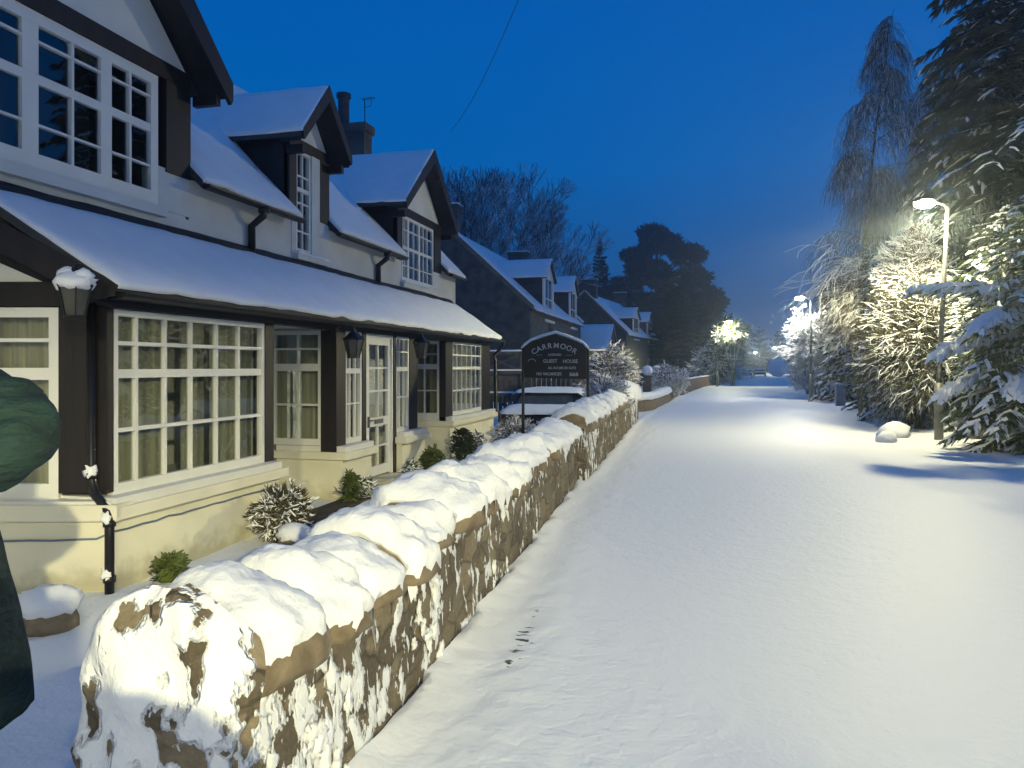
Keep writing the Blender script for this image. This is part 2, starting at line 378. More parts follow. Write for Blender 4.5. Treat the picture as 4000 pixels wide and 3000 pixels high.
def road_snow_mat():
    m = bpy.data.materials.new('lying snow'); m.use_nodes = True; t = m.node_tree; b = t.nodes['Principled BSDF']; b.inputs['Roughness'].default_value = .6
    b.inputs['Specular IOR Level'].default_value = .3
    tc = N(t, 'ShaderNodeTexCoord'); P = tc.outputs['Object']
    def nse(sc, d=5, dist=0):
        n = N(t, 'ShaderNodeTexNoise'); n.inputs['Scale'].default_value = sc; n.inputs['Detail'].default_value = d; n.inputs['Distortion'].default_value = dist
        t.links.new(P, n.inputs['Vector']); return n.outputs[0]
    def mth(op, a, b_, cl=False):
        n = N(t, 'ShaderNodeMath', operation=op, use_clamp=cl)
        for i, x in enumerate((a, b_)):
            if isinstance(x, (int, float)): n.inputs[i].default_value = x
            else: t.links.new(x, n.inputs[i])
        return n.outputs[0]
    h = mth('ADD', mth('MULTIPLY', nse(14, 3, .4), 1.0), mth('MULTIPLY', nse(42, 3), .5)); h = mth('ADD', h, mth('MULTIPLY', nse(3, 2), .6))
    bp = N(t, 'ShaderNodeBump'); bp.inputs['Strength'].default_value = .6; bp.inputs['Distance'].default_value = .016
    t.links.new(h, bp.inputs['Height']); t.links.new(bp.outputs[0], b.inputs['Normal'])
    # bare asphalt showing in the gutter beside the wall
    sp = N(t, 'ShaderNodeSeparateXYZ'); t.links.new(P, sp.inputs[0])
    # gutter line x = -.99 - .043*(y-1.9)
    d = mth('ABSOLUTE', mth('ADD', mth('ADD', sp.outputs[0], .84), mth('MULTIPLY', sp.outputs[1], .043)), 0)
    band = N(t, 'ShaderNodeMapRange'); band.inputs[1].default_value = .0; band.inputs[2].default_value = .15; band.inputs[3].default_value = .19; band.inputs[4].default_value = -.25
    t.links.new(d, band.inputs[0])
    yy = N(t, 'ShaderNodeMapRange'); yy.inputs[1].default_value = 5.0; yy.inputs[2].default_value = 8; yy.inputs[3].default_value = 0; yy.inputs[4].default_value = -1; t.links.new(sp.outputs[1], yy.inputs[0])
    y2 = N(t, 'ShaderNodeMapRange'); y2.inputs[1].default_value = 3.3; y2.inputs[2].default_value = 3.9; y2.inputs[3].default_value = -1; y2.inputs[4].default_value = 0; t.links.new(sp.outputs[1], y2.inputs[0])
    big = mth('MULTIPLY', mth('SUBTRACT', nse(.9, 1), .5), .9)
    mp2 = N(t, 'ShaderNodeMapping'); mp2.inputs['Scale'].default_value = (.5, 1.4, 1); t.links.new(P, mp2.inputs[0])
    n5 = N(t, 'ShaderNodeTexNoise'); n5.inputs['Scale'].default_value = 22; t.links.new(mp2.outputs[0], n5.inputs['Vector'])
    v = mth('ADD', mth('ADD', n5.outputs[0], band.outputs[0]), mth('ADD', mth('ADD', yy.outputs[0], y2.outputs[0]), big))
    mk = N(t, 'ShaderNodeMapRange'); mk.inputs[1].default_value = .70; mk.inputs[2].default_value = .76; t.links.new(v, mk.inputs[0])
    mx = N(t, 'ShaderNodeMix', data_type='RGBA'); t.links.new(mk.outputs[0], mx.inputs[0]); mx.inputs[6].default_value = (.84, .86, .88, 1); mx.inputs[7].default_value = (.07, .07, .06, 1)
    t.links.new(mx.outputs[2], b.inputs['Base Color'])
    return m
road_snow = road_snow_mat()
inroad = lambda x, y: left_edge(y) < x < right_edge(y)
gpart('road', inroad)
gpart('ground', lambda x, y: not inroad(x, y))

# ================================================================== GUEST HOUSE
house = thing('guest_house', (-5.8, 9, -.2), 'white guest house with black timbers, snowy lean-to veranda and dormers behind the garden wall', 'house')
XU = -5.8     # upper wall
XV = -4.80    # veranda window plane
XP = -4.70    # plinth face
def window(parent, o, u, w, z0, z1, cols, rows, fr=.05, bw=.022, thick=(), th=.06, glass_set=.02, cur=None, name='window', room=None):
    """o: outer left bottom point (x,y), u: unit vector along the window, cols/rows: bar centres; thick: (row z, height) heavy rails"""
    o = Vector((o[0], o[1], 0)); u = Vector((u[0], u[1], 0)).normalized(); n = Vector((u.y, -u.x, 0))  # outward
    if True:
        m = MB()
        def b(a0, a1, h0, h1, d0=0, d1=th):
            p = [o + u * a0 - n * d1, o + u * a1 - n * d1, o + u * a1 - n * d0, o + u * a0 - n * d0]
            m.hexa([q + Vector((0, 0, h0)) for q in p] + [q + Vector((0, 0, h1)) for q in p])
        b(0, w, z0, z0 + fr * 1.6); b(0, w, z1 - fr, z1); b(0, fr, z0 + fr * 1.6, z1 - fr); b(w - fr, w, z0 + fr * 1.6, z1 - fr)
        hs = sorted([(z, h) for z, h in thick] + [(z, bw) for z in rows])
        for z, h in hs: b(fr, w - fr, z - h / 2, z + h / 2, .006, th - .006)
        lv = [z0 + fr * 1.6] + [x for z, h in hs for x in (z - h / 2, z + h / 2)] + [z1 - fr]
        for c in cols:
            c, cw = c if isinstance(c, tuple) else (c, bw)
            for k in range(0, len(lv), 2): b(c - cw / 2, c + cw / 2, lv[k], lv[k + 1], .010 if cw == bw else .003, th - .01)
        f = m.build(name, white, parent)
    g = MB(); q = [o + u * fr - n * (th * .6), o + u * (w - fr) - n * (th * .6)]
    g.quad(q[0] + Vector((0, 0, z0 + fr)), q[1] + Vector((0, 0, z0 + fr)), q[1] + Vector((0, 0, z1 - fr)), q[0] + Vector((0, 0, z1 - fr)))
    g.build('glass', glass, f)
    if cur:
        for (a0, a1, dep) in cur:
            c = MB(); k = max(6, int((a1 - a0) / .03)); R = []
            for zz in (z0 + .02, z1):
                R.append([o + u * (a0 + (a1 - a0) * i / k) - n * (dep + .022 * math.sin((a0 + (a1 - a0) * i / k) * 46) + .012 * math.sin(i * 1.7)) + Vector((0, 0, zz)) for i in range(k + 1)])
            c.rings(R, cap=False, closed=False); c.build('curtain', curtain_m, f, smooth=True)
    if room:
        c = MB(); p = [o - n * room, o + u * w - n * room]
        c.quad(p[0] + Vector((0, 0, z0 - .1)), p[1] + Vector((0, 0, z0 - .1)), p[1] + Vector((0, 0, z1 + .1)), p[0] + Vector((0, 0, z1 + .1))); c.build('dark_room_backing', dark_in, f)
    return f
# --- upper front wall (pieces round the half dormers)
m = MB(); wz0, wz1 = 2.95, 3.78
for a, b in ((7.68, 10.05), (11.1, 14.1), (16.4, 17.5)): m.box(XU - .25, XU, a, b, wz0, wz1)
m.box(XU - .25, XU, 2.3, 7.68, wz0, 3.33)             # below the big gable window
for a, b in ((10.05, 11.1), (14.1, 16.4)): m.box(XU - .25, XU, a, b, wz0, 3.22)
m.build('upper_wall', cream_up, house)
m = MB()  # end walls and back wall
for yy in (2.3, 17.3): m.prism([(XU - .25, yy, -.3), (XU - .25, yy, 3.72), (-8.85, yy, 6.95), (-11.9, yy, 3.72), (-11.9, yy, -.3)], (0, .2, 0))
m.box(-11.9, -11.7, 2.5, 17.3, -.3, 3.7); m.build('end_wall', cream_up, house)
m = MB(); m.box(XU - .25, XU - .05, 2.5, 17.3, -.3, wz0); m.build('inner_wall', cream_up, house)
# --- main roof
RX, RZ, EX, EZ = -8.85, 7.05, -5.6, 3.75
MX = -6.9; MZ = EZ + (EX - MX) * 1.0154
m = MB(); m.prism([(MX, 2.1, MZ), (RX, 2.1, RZ), (-12.1, 2.1, EZ), (-12.1, 2.1, EZ - .1), (RX, 2.1, RZ - .14), (MX, 2.1, MZ - .14)], (0, 15.55, 0))
EAV = ((7.66, 9.88), (11.04, 13.87), (16.36, 17.65))
for a, b in EAV: m.prism([(EX, a, EZ), (MX, a, MZ), (MX, a, MZ - .14), (EX, a, EZ - .1)], (0, b - a, 0))
roof = m.build('roof', slate, house)
m = MB(); snow_sheet(m, (MX - .02, 7.3, MZ + .02), (MX - .02, 17.62, MZ + .02), (RX, 17.62, RZ), (RX, 7.3, RZ), .06)
for a, b in EAV: snow_sheet(m, (EX, a + .01, EZ), (EX, b - .01, EZ), (MX - .04, b - .01, MZ + .04), (MX - .04, a + .01, MZ + .04), .06, .1)
snow_sheet(m, (-12.1, 2.1, EZ), (-12.1, 17.62, EZ), (RX, 17.62, RZ), (RX, 2.1, RZ), .06, .4)
m.build('snow_cover', snow, roof, True)
# --- gutters and pipes
def gutter(a, b, r=.055, nm='gutter'):
    m = MB(); a = Vector(a); b = Vector(b); d = (b - a).normalized(); sd = Vector((1, 0, 0)) if abs(d.y) > .7 else Vector((0, 1, 0)); R = []
    for p in (a, b): R.append([p + sd * r * math.cos(t) + Vector((0, 0, -r * math.sin(t))) for t in [PI * i / 8 for i in range(9)]] + [p + sd * -r * .8 , p + sd * r * .8])
    m.rings(R); 
    return m.build(nm, blackm, house)
gutter((-5.55, 7.66, 3.70), (-5.55, 9.85, 3.70)); gutter((-5.55, 10.95, 3.70), (-5.55, 13.75, 3.70)); gutter((-5.55, 16.45, 3.70), (-5.55, 17.5, 3.70))
for yy in (8.85, 12.86):
    m = MB(); m.tube([(-5.55, yy, 3.66), (-5.56, yy, 3.56), (-5.74, yy + .02, 3.44), (-5.74, yy + .02, 3.12)], .05, 8); m.tube([(-5.55, yy, 3.68), (-5.55, yy, 3.60)], .075, 8); m.build('downpipe', blackm, house, True)
# --- gable dormers
def gable(y0, y1, apex_y, apex_z, foot_z, xf, xback, sn=True, name='dormer', cheek_y=None, wall_z=None, tri=None, lint=None, foot_w=.22, cheek_foot=None):
    """a roofed dormer: bargeboards at xf, ridge running back into the main roof"""
    # front: lintel beam, then cheeks (triangular sides) reaching back to the main roof
    zl0, zl1 = lint
    r = MB(); r.box(XU - .02, XU + .035, cheek_y[0], cheek_y[1], zl0, zl1); dm = r.build(name, black, house)
    for yy in (cheek_y[0], cheek_y[1] - .05):
        d = MB(); d.prism([(XU, yy, wall_z), (XU, yy, foot_z + .1), (XU - (foot_z + .1 - EZ) / 1.015 - .2, yy, foot_z + .1), (EX - .22, yy, EZ - .05)], (0, .05, 0)); d.build('cheek', black, dm)
    # roof planes
    r = MB(); th = .09
    for (yf, sgn) in ((y0, -1), (y1, 1)):
        A = Vector((xf, yf, foot_z)); B = Vector((xf, apex_y, apex_z)); off = Vector((xback(apex_z) - xf, 0, 0)); offf = Vector((xback(foot_z) - xf, 0, 0))
        r.hexa([A - Vector((0, 0, th)), B - Vector((0, 0, th)), B + off - Vector((0, 0, th)), A + offf - Vector((0, 0, th)), A, B, B + off, A + offf])
    rr = r.build('dormer_roof', slate, dm)
    if sn:
        r = MB()
        xa, xb = xback(apex_z) - .25, xback(foot_z) - .1
        snow_sheet(r, (xf + .02, y0, foot_z), (xb, y0, foot_z), (xa, apex_y, apex_z), (xf + .02, apex_y, apex_z), .05, .15)
        snow_sheet(r, (xb, y1, foot_z), (xf + .02, y1, foot_z), (xf + .02, apex_y, apex_z), (xa, apex_y, apex_z), .05, .15)
        r.build('dormer_snow', snow, dm, True)
    # bargeboards
    bw = foot_w
    for yf in (y0, y1):
        r = MB()
        s_ = Vector((0, apex_y - yf, apex_z - foot_z)).normalized(); nrm = Vector((0, 0, -1))
        r.prism([(xf + .03, yf, foot_z + .02), (xf + .03, apex_y, apex_z + .02), (xf + .03, apex_y, apex_z - bw * 1.35), (xf + .03, yf + s_.y * .05, foot_z - bw * .75), (xf + .03, yf, foot_z - bw * .55)], (-.045, 0, 0))
        # soffit between wall and board
        r.prism([(xf - .02, yf, foot_z - .10), (xf - .02, apex_y, apex_z - .11), (xf - .02, apex_y, apex_z - .16), (xf - .02, yf, foot_z - .15)], (XU - xf + .0, 0, 0))
        # bracket under the foot
        q = yf + (.12 if yf < apex_y else -.20); r.box(XU + .002, xf - .06, q, q + .08, foot_z - .28, foot_z - .16)
        r.build('bargeboard', black, dm)
    k = (apex_z - foot_z) / (apex_y - y0); zt = apex_z - .16
    r = MB(); r.prism([(XU, cheek_y[0] + .03, zl1), (XU, cheek_y[1] - .03, zl1), (XU, apex_y, zt)], (-.1, 0, 0)); r.build('gable_panel', white, dm)
    return dm
back = lambda z: EX - (z - EZ) / 1.015 - .05
# big gable on the left
gx = -5.42
g1 = gable(2.15, 7.95, 5.05, 7.62, 4.92, gx, lambda z: EX - (z - EZ) / 1.015 - .05, True, 'gable_dormer', (2.42, 7.68), 3.3, None, (4.78, 4.97), .32)
for q in ((XU - .06, XU + .03, 7.27, 7.68, 3.76, 4.775), (XU - .06, XU + .03, 2.42, 2.85, 3.33, 4.775)): m = MB(); m.box(*q); m.build('corner_post', black, g1)
m = MB(); m.box(XU - .2, XU + .012, 7.16, 7.70, 3.33, 3.80); m.build('wall_pier', cream_up, g1)
window(g1, (XU + .01, 2.95), (0, 1), 4.21, 3.33, 4.775, [(.45, .03), (1.02, .14), (1.8, .14), (2.09, .03), (2.45, .13), (3.04, .03), (3.47, .14), (3.82, .03), (2.78, .028)][:0] + [(.40, .03), (.78, .13), (1.18, .03), (1.62, .17), (2.01, .03), (2.58, .17), (3.05, .03), (3.47, .14), (3.80, .03)], [4.52, 3.77], fr=.11, thick=[(4.18, .085)], room=.9)
m = MB(); m.box(XU - .01, XU + .09, 2.85, 7.22, 3.24, 3.345); m.build('window_sill', cream_up, g1)
# middle dormer
g2 = gable(9.68, 11.20, 10.44, 5.80, 4.93, -5.47, back, True, 'dormer', (9.86, 11.06), 3.75, None, (4.80, 4.95), .17)
for q in ((XU - .06, XU + .03, 10.74, 11.06, 3.85, 4.795), (XU - .06, XU + .03, 9.86, 10.06, 3.8, 4.795)): m = MB(); m.box(*q); m.build('corner_post', black, g2)
m = MB(); m.box(XU - .2, XU + .012, 10.70, 11.09, 3.22, 3.845); m.box(XU-.2, XU+.012, 9.95, 10.06, 3.22, 3.76); m.box(XU - .03, XU + .035, 10.50, 10.74, 3.28, 4.795); m.build('wall_pier', cream_up, g2)
window(g2, (XU + .01, 10.07), (0, 1), .43, 3.27, 4.795, [.215], [4.42, 4.02, 3.60], fr=.045, thick=[(4.22, .06)], room=.6)
m = MB(); m.box(XU - .01, XU + .09, 10.0, 10.95, 3.17, 3.255); sl = m.build('window_sill', cream_up, g2)
m = MB(); snow_sheet(m, (XU + .09, 10.0, 3.255), (XU + .09, 10.95, 3.255), (XU + .02, 10.95, 3.26), (XU + .02, 10.0, 3.26), .04, .08); m.build('sill_snow', snow, sl, True)
# far dormer
g3 = gable(13.5, 16.62, 15.07, 6.12, 4.75, -5.47, back, True, 'dormer', (13.85, 16.38), 3.75, None, (4.62, 4.78), .2)
for q in ((XU - .06, XU + .03, 15.95, 16.38, 3.7, 4.615), (XU - .06, XU + .03, 13.85, 14.1, 3.7, 4.615)): m = MB(); m.box(*q); m.build('corner_post', black, g3)
m = MB(); m.box(XU - .2, XU + .012, 15.9, 16.42, 3.22, 3.695); m.build('wall_pier', cream_up, g3)
window(g3, (XU + .01, 14.11), (0, 1), 1.82, 3.29, 4.615, [(.16, .025), (.35, .09), (.66, .025), (.97, .09), (1.22, .025), (1.45, .03)], [4.34, 3.62], fr=.06, thick=[(3.98, .06)], room=.35)
m = MB(); m.box(XU - .01, XU + .09, 14.05, 16.0, 3.17, 3.275); sl = m.build('window_sill', cream_up, g3)
m = MB(); snow_sheet(m, (XU + .09, 14.05, 3.275), (XU + .09, 16.0, 3.275), (XU + .02, 16.0, 3.28), (XU + .02, 14.05, 3.28), .04, .08); m.build('sill_snow', snow, sl, True)
# chimney with pot and aerial
m = MB(); m.box(-8.72, -8.02, 17.15, 17.6, 6.0, 7.45); m.box(-8.78, -7.96, 17.10, 17.65, 7.35, 7.55); ch = m.build('chimney', stone_dk, house)
m = MB(); m.tube([(-8.66, 17.35, 7.5), (-8.66, 17.35, 8.3)], .14, 14); m.tube([(-8.66, 17.35, 8.26), (-8.66, 17.35, 8.36)], .18, 14); m.build('chimney_pot', slate, ch)
m = MB(); m.tube([(-8.12, 17.4, 7.5), (-8.12, 17.4, 8.2)], .012, 6); m.tube([(-8.2, 17.4, 8.2), (-7.85, 17.4, 8.22)], .01, 5)
for q in range(4): m.tube([(-8.17 + q * .09, 17.25, 8.21), (-8.17 + q * .09, 17.55, 8.21)], .006, 4)
m.tube([(-8.12, 17.4, 8.0), (-7.95, 17.4, 8.02), (-7.95, 17.4, 8.2)], .008, 4); m.build('aerial', blackm, ch)
# --- veranda roof (lean-to)
VE, VZ, TX, TZ = -4.55, 2.25, XU, 3.12
nearE = (VE, 5.12); nearT = (TX, 4.82)
ra, rb, rc, rd = (VE, 5.12, VZ), (VE, 17.1, VZ), (TX, 17.1, TZ), (TX, 4.82, TZ)
m = MB(); m.hexa([(p[0], p[1], p[2] - .07) for p in (ra, rb, rc, rd)] + [ra, rb, rc, rd]); vr = m.build('veranda_roof', slate, house)
m = MB(); snow_sheet(m, (VE - .0, 5.14, VZ), (VE, 17.12, VZ), (TX + .10, 17.12, TZ - .07), (TX + .10, 4.87, TZ - .07), .055, .10, .035); m.build('roof_snow', snow, vr, True)
m = MB()  # dark flashing where the lean-to meets the wall, irregular snow edge below it
R = []
for i in range(60):
    yy = 4.9 + i * 12.2 / 59; w = .10 + .05 * nz3(yy * 1.7, 2, 3) ; R.append([(XU + .005, yy, 3.05), (XU + .03, yy, 3.17 + .02 * nz3(yy * 2, 1, 1)), (XU + .03 + w * .3, yy, 3.16 - w * .2), (XU + w, yy, TZ - .025 - w * .60), (XU + w, yy, 3.0)])
m.rings(R); m.build('flashing', black, house)
m = MB(); m.box(XV - .10, XV + .06, 5.30, 17.0, 2.09, 2.23); m.box(XV + .0, VE - .0, 5.25, 17.1, 2.155, 2.175); m.build('fascia_beam', black, house)
gutter((VE + .035, 5.15, 2.20), (VE + .035, 17.2, 2.20), .055)
m = MB(); m.tube([(VE + .035, 17.12, 2.16), (VE + .03, 17.15, 2.08), (XP - .02, 17.05, 1.85), (XP + .02, 17.03, 1.75), (XP + .03, 17.03, .60), (XP + .12, 17.06, .52), (XP + .12, 17.06, -.2)], .04, 8); m.build('downpipe', blackm, house, True)
# near end: verge board rising to the left, beam, white triangle
ld = Vector((-.97, -.2436, 0)).normalized(); C0 = Vector((XV, 5.32, 0)); out = Vector((.2436, -.97, 0)).normalized()
def LF(s, d, z): return C0 + ld * s + out * d + Vector((0, 0, z))   # left face: s along, d outward
def lbox(mb, s0, s1, d0, d1, z0, z1):
    mb.hexa([LF(s0, d0, z0), LF(s1, d0, z0), LF(s1, d1, z0), LF(s0, d1, z0), LF(s0, d0, z1), LF(s1, d0, z1), LF(s1, d1, z1), LF(s0, d1, z1)])
sl_ = .60
m = MB()
m.prism([LF(-.22, .26, 2.25), LF(-.10, .26, 2.27 + .06), LF(1.5, .26, 2.27 + sl_ * 1.5), LF(1.5, .26, 2.27 + sl_ * 1.5 - .24), LF(-.0, .26, 2.13), LF(-.20, .26, 2.17)], out * -.04)
m.prism([LF(-.05, .22, 2.16), LF(1.5, .22, 2.14 + sl_ * 1.5), LF(1.5, .22, 2.10 + sl_ * 1.5), LF(-.05, .22, 2.12)], out * -.22)
m.build('verge_board', black, house)
m = MB(); lbox(m, -.05, 1.6, -.04, .035, 2.10, 2.30); m.build('end_beam', black, house)
m = MB(); m.prism([LF(.52, .01, 2.30), LF(1.5, .01, 2.30), LF(1.5, .01, 2.30 + .43)], out * -.05); m.build('end_panel', white, house)
m = MB(); m.prism([LF(.0, -.0, 2.30), LF(1.5, 0, 2.30), LF(1.5, 0, 2.95)], out * -.045); m.build('end_boarding', black, house)
m = MB(); lbox(m, .0, .40, -.10, .0, .55, 2.10); m.hexa([Vector(p) for p in ((XV - .12, 5.33, .55), (XV, 5.33, .55), (XV, 5.40, .55), (XV - .12, 5.40, .55), (XV - .12, 5.33, 2.09), (XV, 5.33, 2.09), (XV, 5.40, 2.09), (XV - .12, 5.40, 2.09))]); m.build('corner_post', black, house)
# black pipe beside the corner post (rainwater), cranked over the plinth
pj = LF(.10, .045, 0)
m = MB(); m.tube([(pj.x, pj.y, 2.12), (pj.x, pj.y, .68), (pj.x + .06, pj.y - .03, .56), (XP + .03, 5.20, .42), (XP + .045, 5.19, .36), (XP + .045, 5.19, -.25)], .038, 10)
for zz in (.70, .33, -.12): m.tube([((pj.x if zz > .6 else XP + .045), (pj.y if zz > .6 else 5.19), zz - .02), ((pj.x if zz > .6 else XP + .045), (pj.y if zz > .6 else 5.19), zz + .03)], .05, 10)
dp = m.build('downpipe', blackm, house, True)
for zz, (a, b) in ((.745, (pj.x + .01, pj.y - .02)), (.375, (XP + .03, 5.17)), (-.075, (XP + .03, 5.17))): m = MB(); m.ball((a, b, zz), (.05, .04, .05), 12, 8, .8, 2, seed=zz * 9); m.build('bracket_snow', snow_fine, dp, True)
window(house, tuple(LF(1.50, .0, 0))[:2], tuple(-ld)[:2], 1.10, .50, 2.09, [.55], [1.82], fr=.08, thick=[(1.54, .10)], cur=[(0, 1.1, .16)], bw=.03)
# left plinth of the canted end
m = MB(); lbox(m, -.10, 2.2, -.25, .10, -.35, .35); lbox(m, -.17, 2.2, -.25, .17, .35, .48); lp = m.build('plinth', cream, house)
m = MB(); lbox(m, -.10, 2.2, -.1, .13, .48, .505); m.build('sill_top', white, lp)
# front plinths of the bays
def plinth(y0, y1, xb=-5.7, zt=.42, face=None):
    m = MB(); m.box(xb, XP, y0, y1, -.35, zt - .10); m.box(xb, XP + .09, y0 - .06, y1 + .06, zt - .10, zt); p = m.build('plinth', cream, house)
    m = MB(); m.box(xb, XP + .04, y0 - .0, y1 + .0, zt, zt + .075); m.build('window_sill', white, p)
    # slight crack line where render meets the cope
    return p
plinth(5.26, 7.80, zt=.45)
plinth(9.39, 10.30, zt=.45); plinth(11.46, 12.5, zt=.47); plinth(13.86, 17.0, zt=.56)
# bay A big window
window(house, (XV, 5.395), (0, 1), 2.27, .525, 2.085, [.285, .655, 1.02, 1.42, 1.80], [1.80, 1.06], fr=.055, bw=.034, thick=[(1.54, .075)], cur=[(.02, .80, .15), (1.10, 1.44, .19), (1.46, 2.25, .15)])
def post(x0, x1, y0, y1, z0, z1=2.09): m = MB(); m.box(x0, x1, y0, y1, z0, z1); return m.build('post', black, house)
post(XV - .14, XV + .01, 7.665, 7.84, .44)
m = MB(); m.box(-5.7, XV - .14, 7.74, 7.82, .45, 2.09); m.build('side_panel', white, house)
# bay B: side window facing the camera, corner post, small front window, door, small window
window(house, (-5.78, 9.40), (1, 0), .76, .53, 2.09, [(.40, .03)], [1.84, 1.08], fr=.055, bw=.028, thick=[(1.59, .10)], cur=[(0, .15, .15), (.36, .6, .2)])
post(-5.02, XV + .01, 9.38, 9.66, .45)
window(house, (XV, 9.665), (0, 1), .52, .53, 2.09, [.17, .345], [1.84, 1.08], fr=.045, thick=[(1.54, .07)], cur=[(.3, .52, .14)])
post(XV - .12, XV + .01, 10.19, 10.32, .45)
door = None
m = MB()
def dbar(a0, a1, h0, h1, d0=0, d1=.05): m.box(XV - d1 - .02, XV - d0 - .02, 10.33 + a0, 10.33 + a1, h0, h1)
w_, fr_ = 1.0, .12
dbar(0, .045, -.08, 2.12, -.02); dbar(.955, 1.0, -.08, 2.12, -.02); dbar(.045, .955, 2.04, 2.12, -.02)
dbar(.05, .155, -.05, 2.04); dbar(.845, .95, -.05, 2.04); dbar(.155, .845, 1.93, 2.04); dbar(.155, .845, -.05, .09); dbar(.155, .845, .70, .83)
for z in (1.23, 1.58, .39): dbar(.155, .845, z - .015, z + .015, .006)
for a, b in ((.09, .375), (.405, .70), (.83, 1.215), (1.245, 1.565), (1.595, 1.93)): dbar(.485, .515, a, b, .008)
door = m.build('door', white, house)
m = MB(); m.quad((XV - .05, 10.48, .05), (XV - .05, 11.18, .05), (XV - .05, 11.18, 1.95), (XV - .05, 10.48, 1.95)); m.build('glass', glass, door)
m = MB(); m.box(XV - .015, XV - .002, 10.66, 10.96, .735, .80); m.build('letterbox', galv, door)
m = MB(); m.box(XV - .01, XV + .02, 10.40, 10.43, .70, .86); m.tube([(XV + .03, 10.415, .8), (XV + .03, 10.52, .8)], .012, 6); m.build('handle', galv, door)
m = MB(); m.box(XV - .1, XP + .15, 10.28, 11.5, -.30, -.09); m.build('door_step', cream, house)
post(XV - .12, XV + .01, 11.34, 11.45, -.1)
window(house, (XV, 11.455), (0, 1), .55, .54, 2.09, [.18, .37], [1.84, 1.10], fr=.045, thick=[(1.56, .07)], cur=[(.0, .55, .2)])
post(XV - .14, XV + .01, 12.01, 12.38, .46)
# bay C
window(house, (-5.5, 13.88), (1, 0), .58, .62, 2.09, [(.27, .03)], [1.84, 1.14], fr=.055, thick=[(1.6, .10)], cur=[(.3, .55, .2)])
post(-4.92, XV + .01, 13.86, 14.28, .56)
window(house, (XV, 14.285), (0, 1), 2.02, .63, 2.09, [.32, .65, .98, 1.31, 1.64], [1.83, 1.12], fr=.05, bw=.028, thick=[(1.57, .06)], cur=[(.05, 1.95, .18)])
post(XV - .14, XV + .01, 16.31, 16.98, .56)
m = MB(); m.box(XU, XV - .14, 16.9, 16.98, .5, 2.4); m.box(XU, XV-.1, 16.98, 17.0, -.3, .5); m.build('side_panel', cream, house)
# cable clipped along the plinth
m = MB(); pts = []
for i in range(12): s = 2.0 - i * .18; pts.append(LF(s, .115, .20 + .008 * nz3(s * 6, 1, 1) - .02 * math.sin(s * 2)))
for i in range(16): y = 5.27 + i * .165; pts.append(Vector((XP + .015, y, .25 - .012 * (i % 2) * .5 + .01 * nz3(y * 5, 3, 1))))
m.tube(pts, .009, 5); m.build('cable', bluebox, house)
# floor and ceiling of the veranda rooms
m = MB(); m.box(-5.85, -4.95, 5.4, 17, 2.12, 2.15); m.box(-5.85, XV - .15, 5.4, 7.7, .1, .2); m.build('room_ceiling', cream_up, house)

# ================================================================== LANTERNS
def lantern(px, py, plane, size, label, hang, snowy, name='wall_lantern', wx=None):
    p = onX(px, py, plane); r = thing(name, p, label, 'lantern', 'lanterns on the guest house'); local(); s = size
    m = MB(); k = 6
    def ring(rad, z): return [Vector((rad * math.cos(2 * PI * i / k + .3), rad * math.sin(2 * PI * i / k + .3), z)) for i in range(k)]
    m.rings([ring(.10 * s, -.16 * s), ring(.17 * s, .15 * s)]); m.build('glass', old_glass, r)
    m = MB()
    for i in range(k):
        a = ring(.105 * s, -.17 * s)[i]; b = ring(.178 * s, .155 * s)[i]; m.bar(a, b, .014 * s, .014 * s)
    m.rings([ring(.115 * s, -.185 * s), ring(.115 * s, -.16 * s)]); m.rings([ring(.19 * s, .145 * s), ring(.20 * s, .165 * s), ring(.09 * s, .27 * s), ring(.05 * s, .30 * s), ring(.03 * s, .36 * s)]); m.build('frame', blackm, r)
    m = MB(); m.tube([(0, 0, .34 * s), (-.02, .04, .40 * s), (hang[0] * .5, hang[1] * .5, .42 * s), (hang[0], hang[1], .30 * s)], .014 * s, 6); m.build('bracket', blackm, r)
    if snowy:
        m = MB(); m.ball((0, 0, .20 * s), (.21 * s, .21 * s, .10 * s), 16, 8, .35, 2.5, seed=3); m.ball((-.09 * s, 0, .29 * s), (.11 * s, .10 * s, .08 * s), 12, 8, .3, 3, seed=5); m.ball((.09 * s, .02, .27 * s), (.10 * s, .10 * s, .08 * s), 12, 8, .3, 3, seed=8); m.build('snow_cap', snow, r, True)
    return r
lantern(161, 650, -4.62, .70, 'large lantern heaped with snow at the near veranda corner', (-.10, .22), True)
lantern(764, 752, -4.45, .72, 'bare black lantern in front of the window left of the door', (-.33, .0), False)
lantern(910, 755, -4.48, .72, 'dim lantern right of the door on the far side of the porch', (-.30, .0), False)

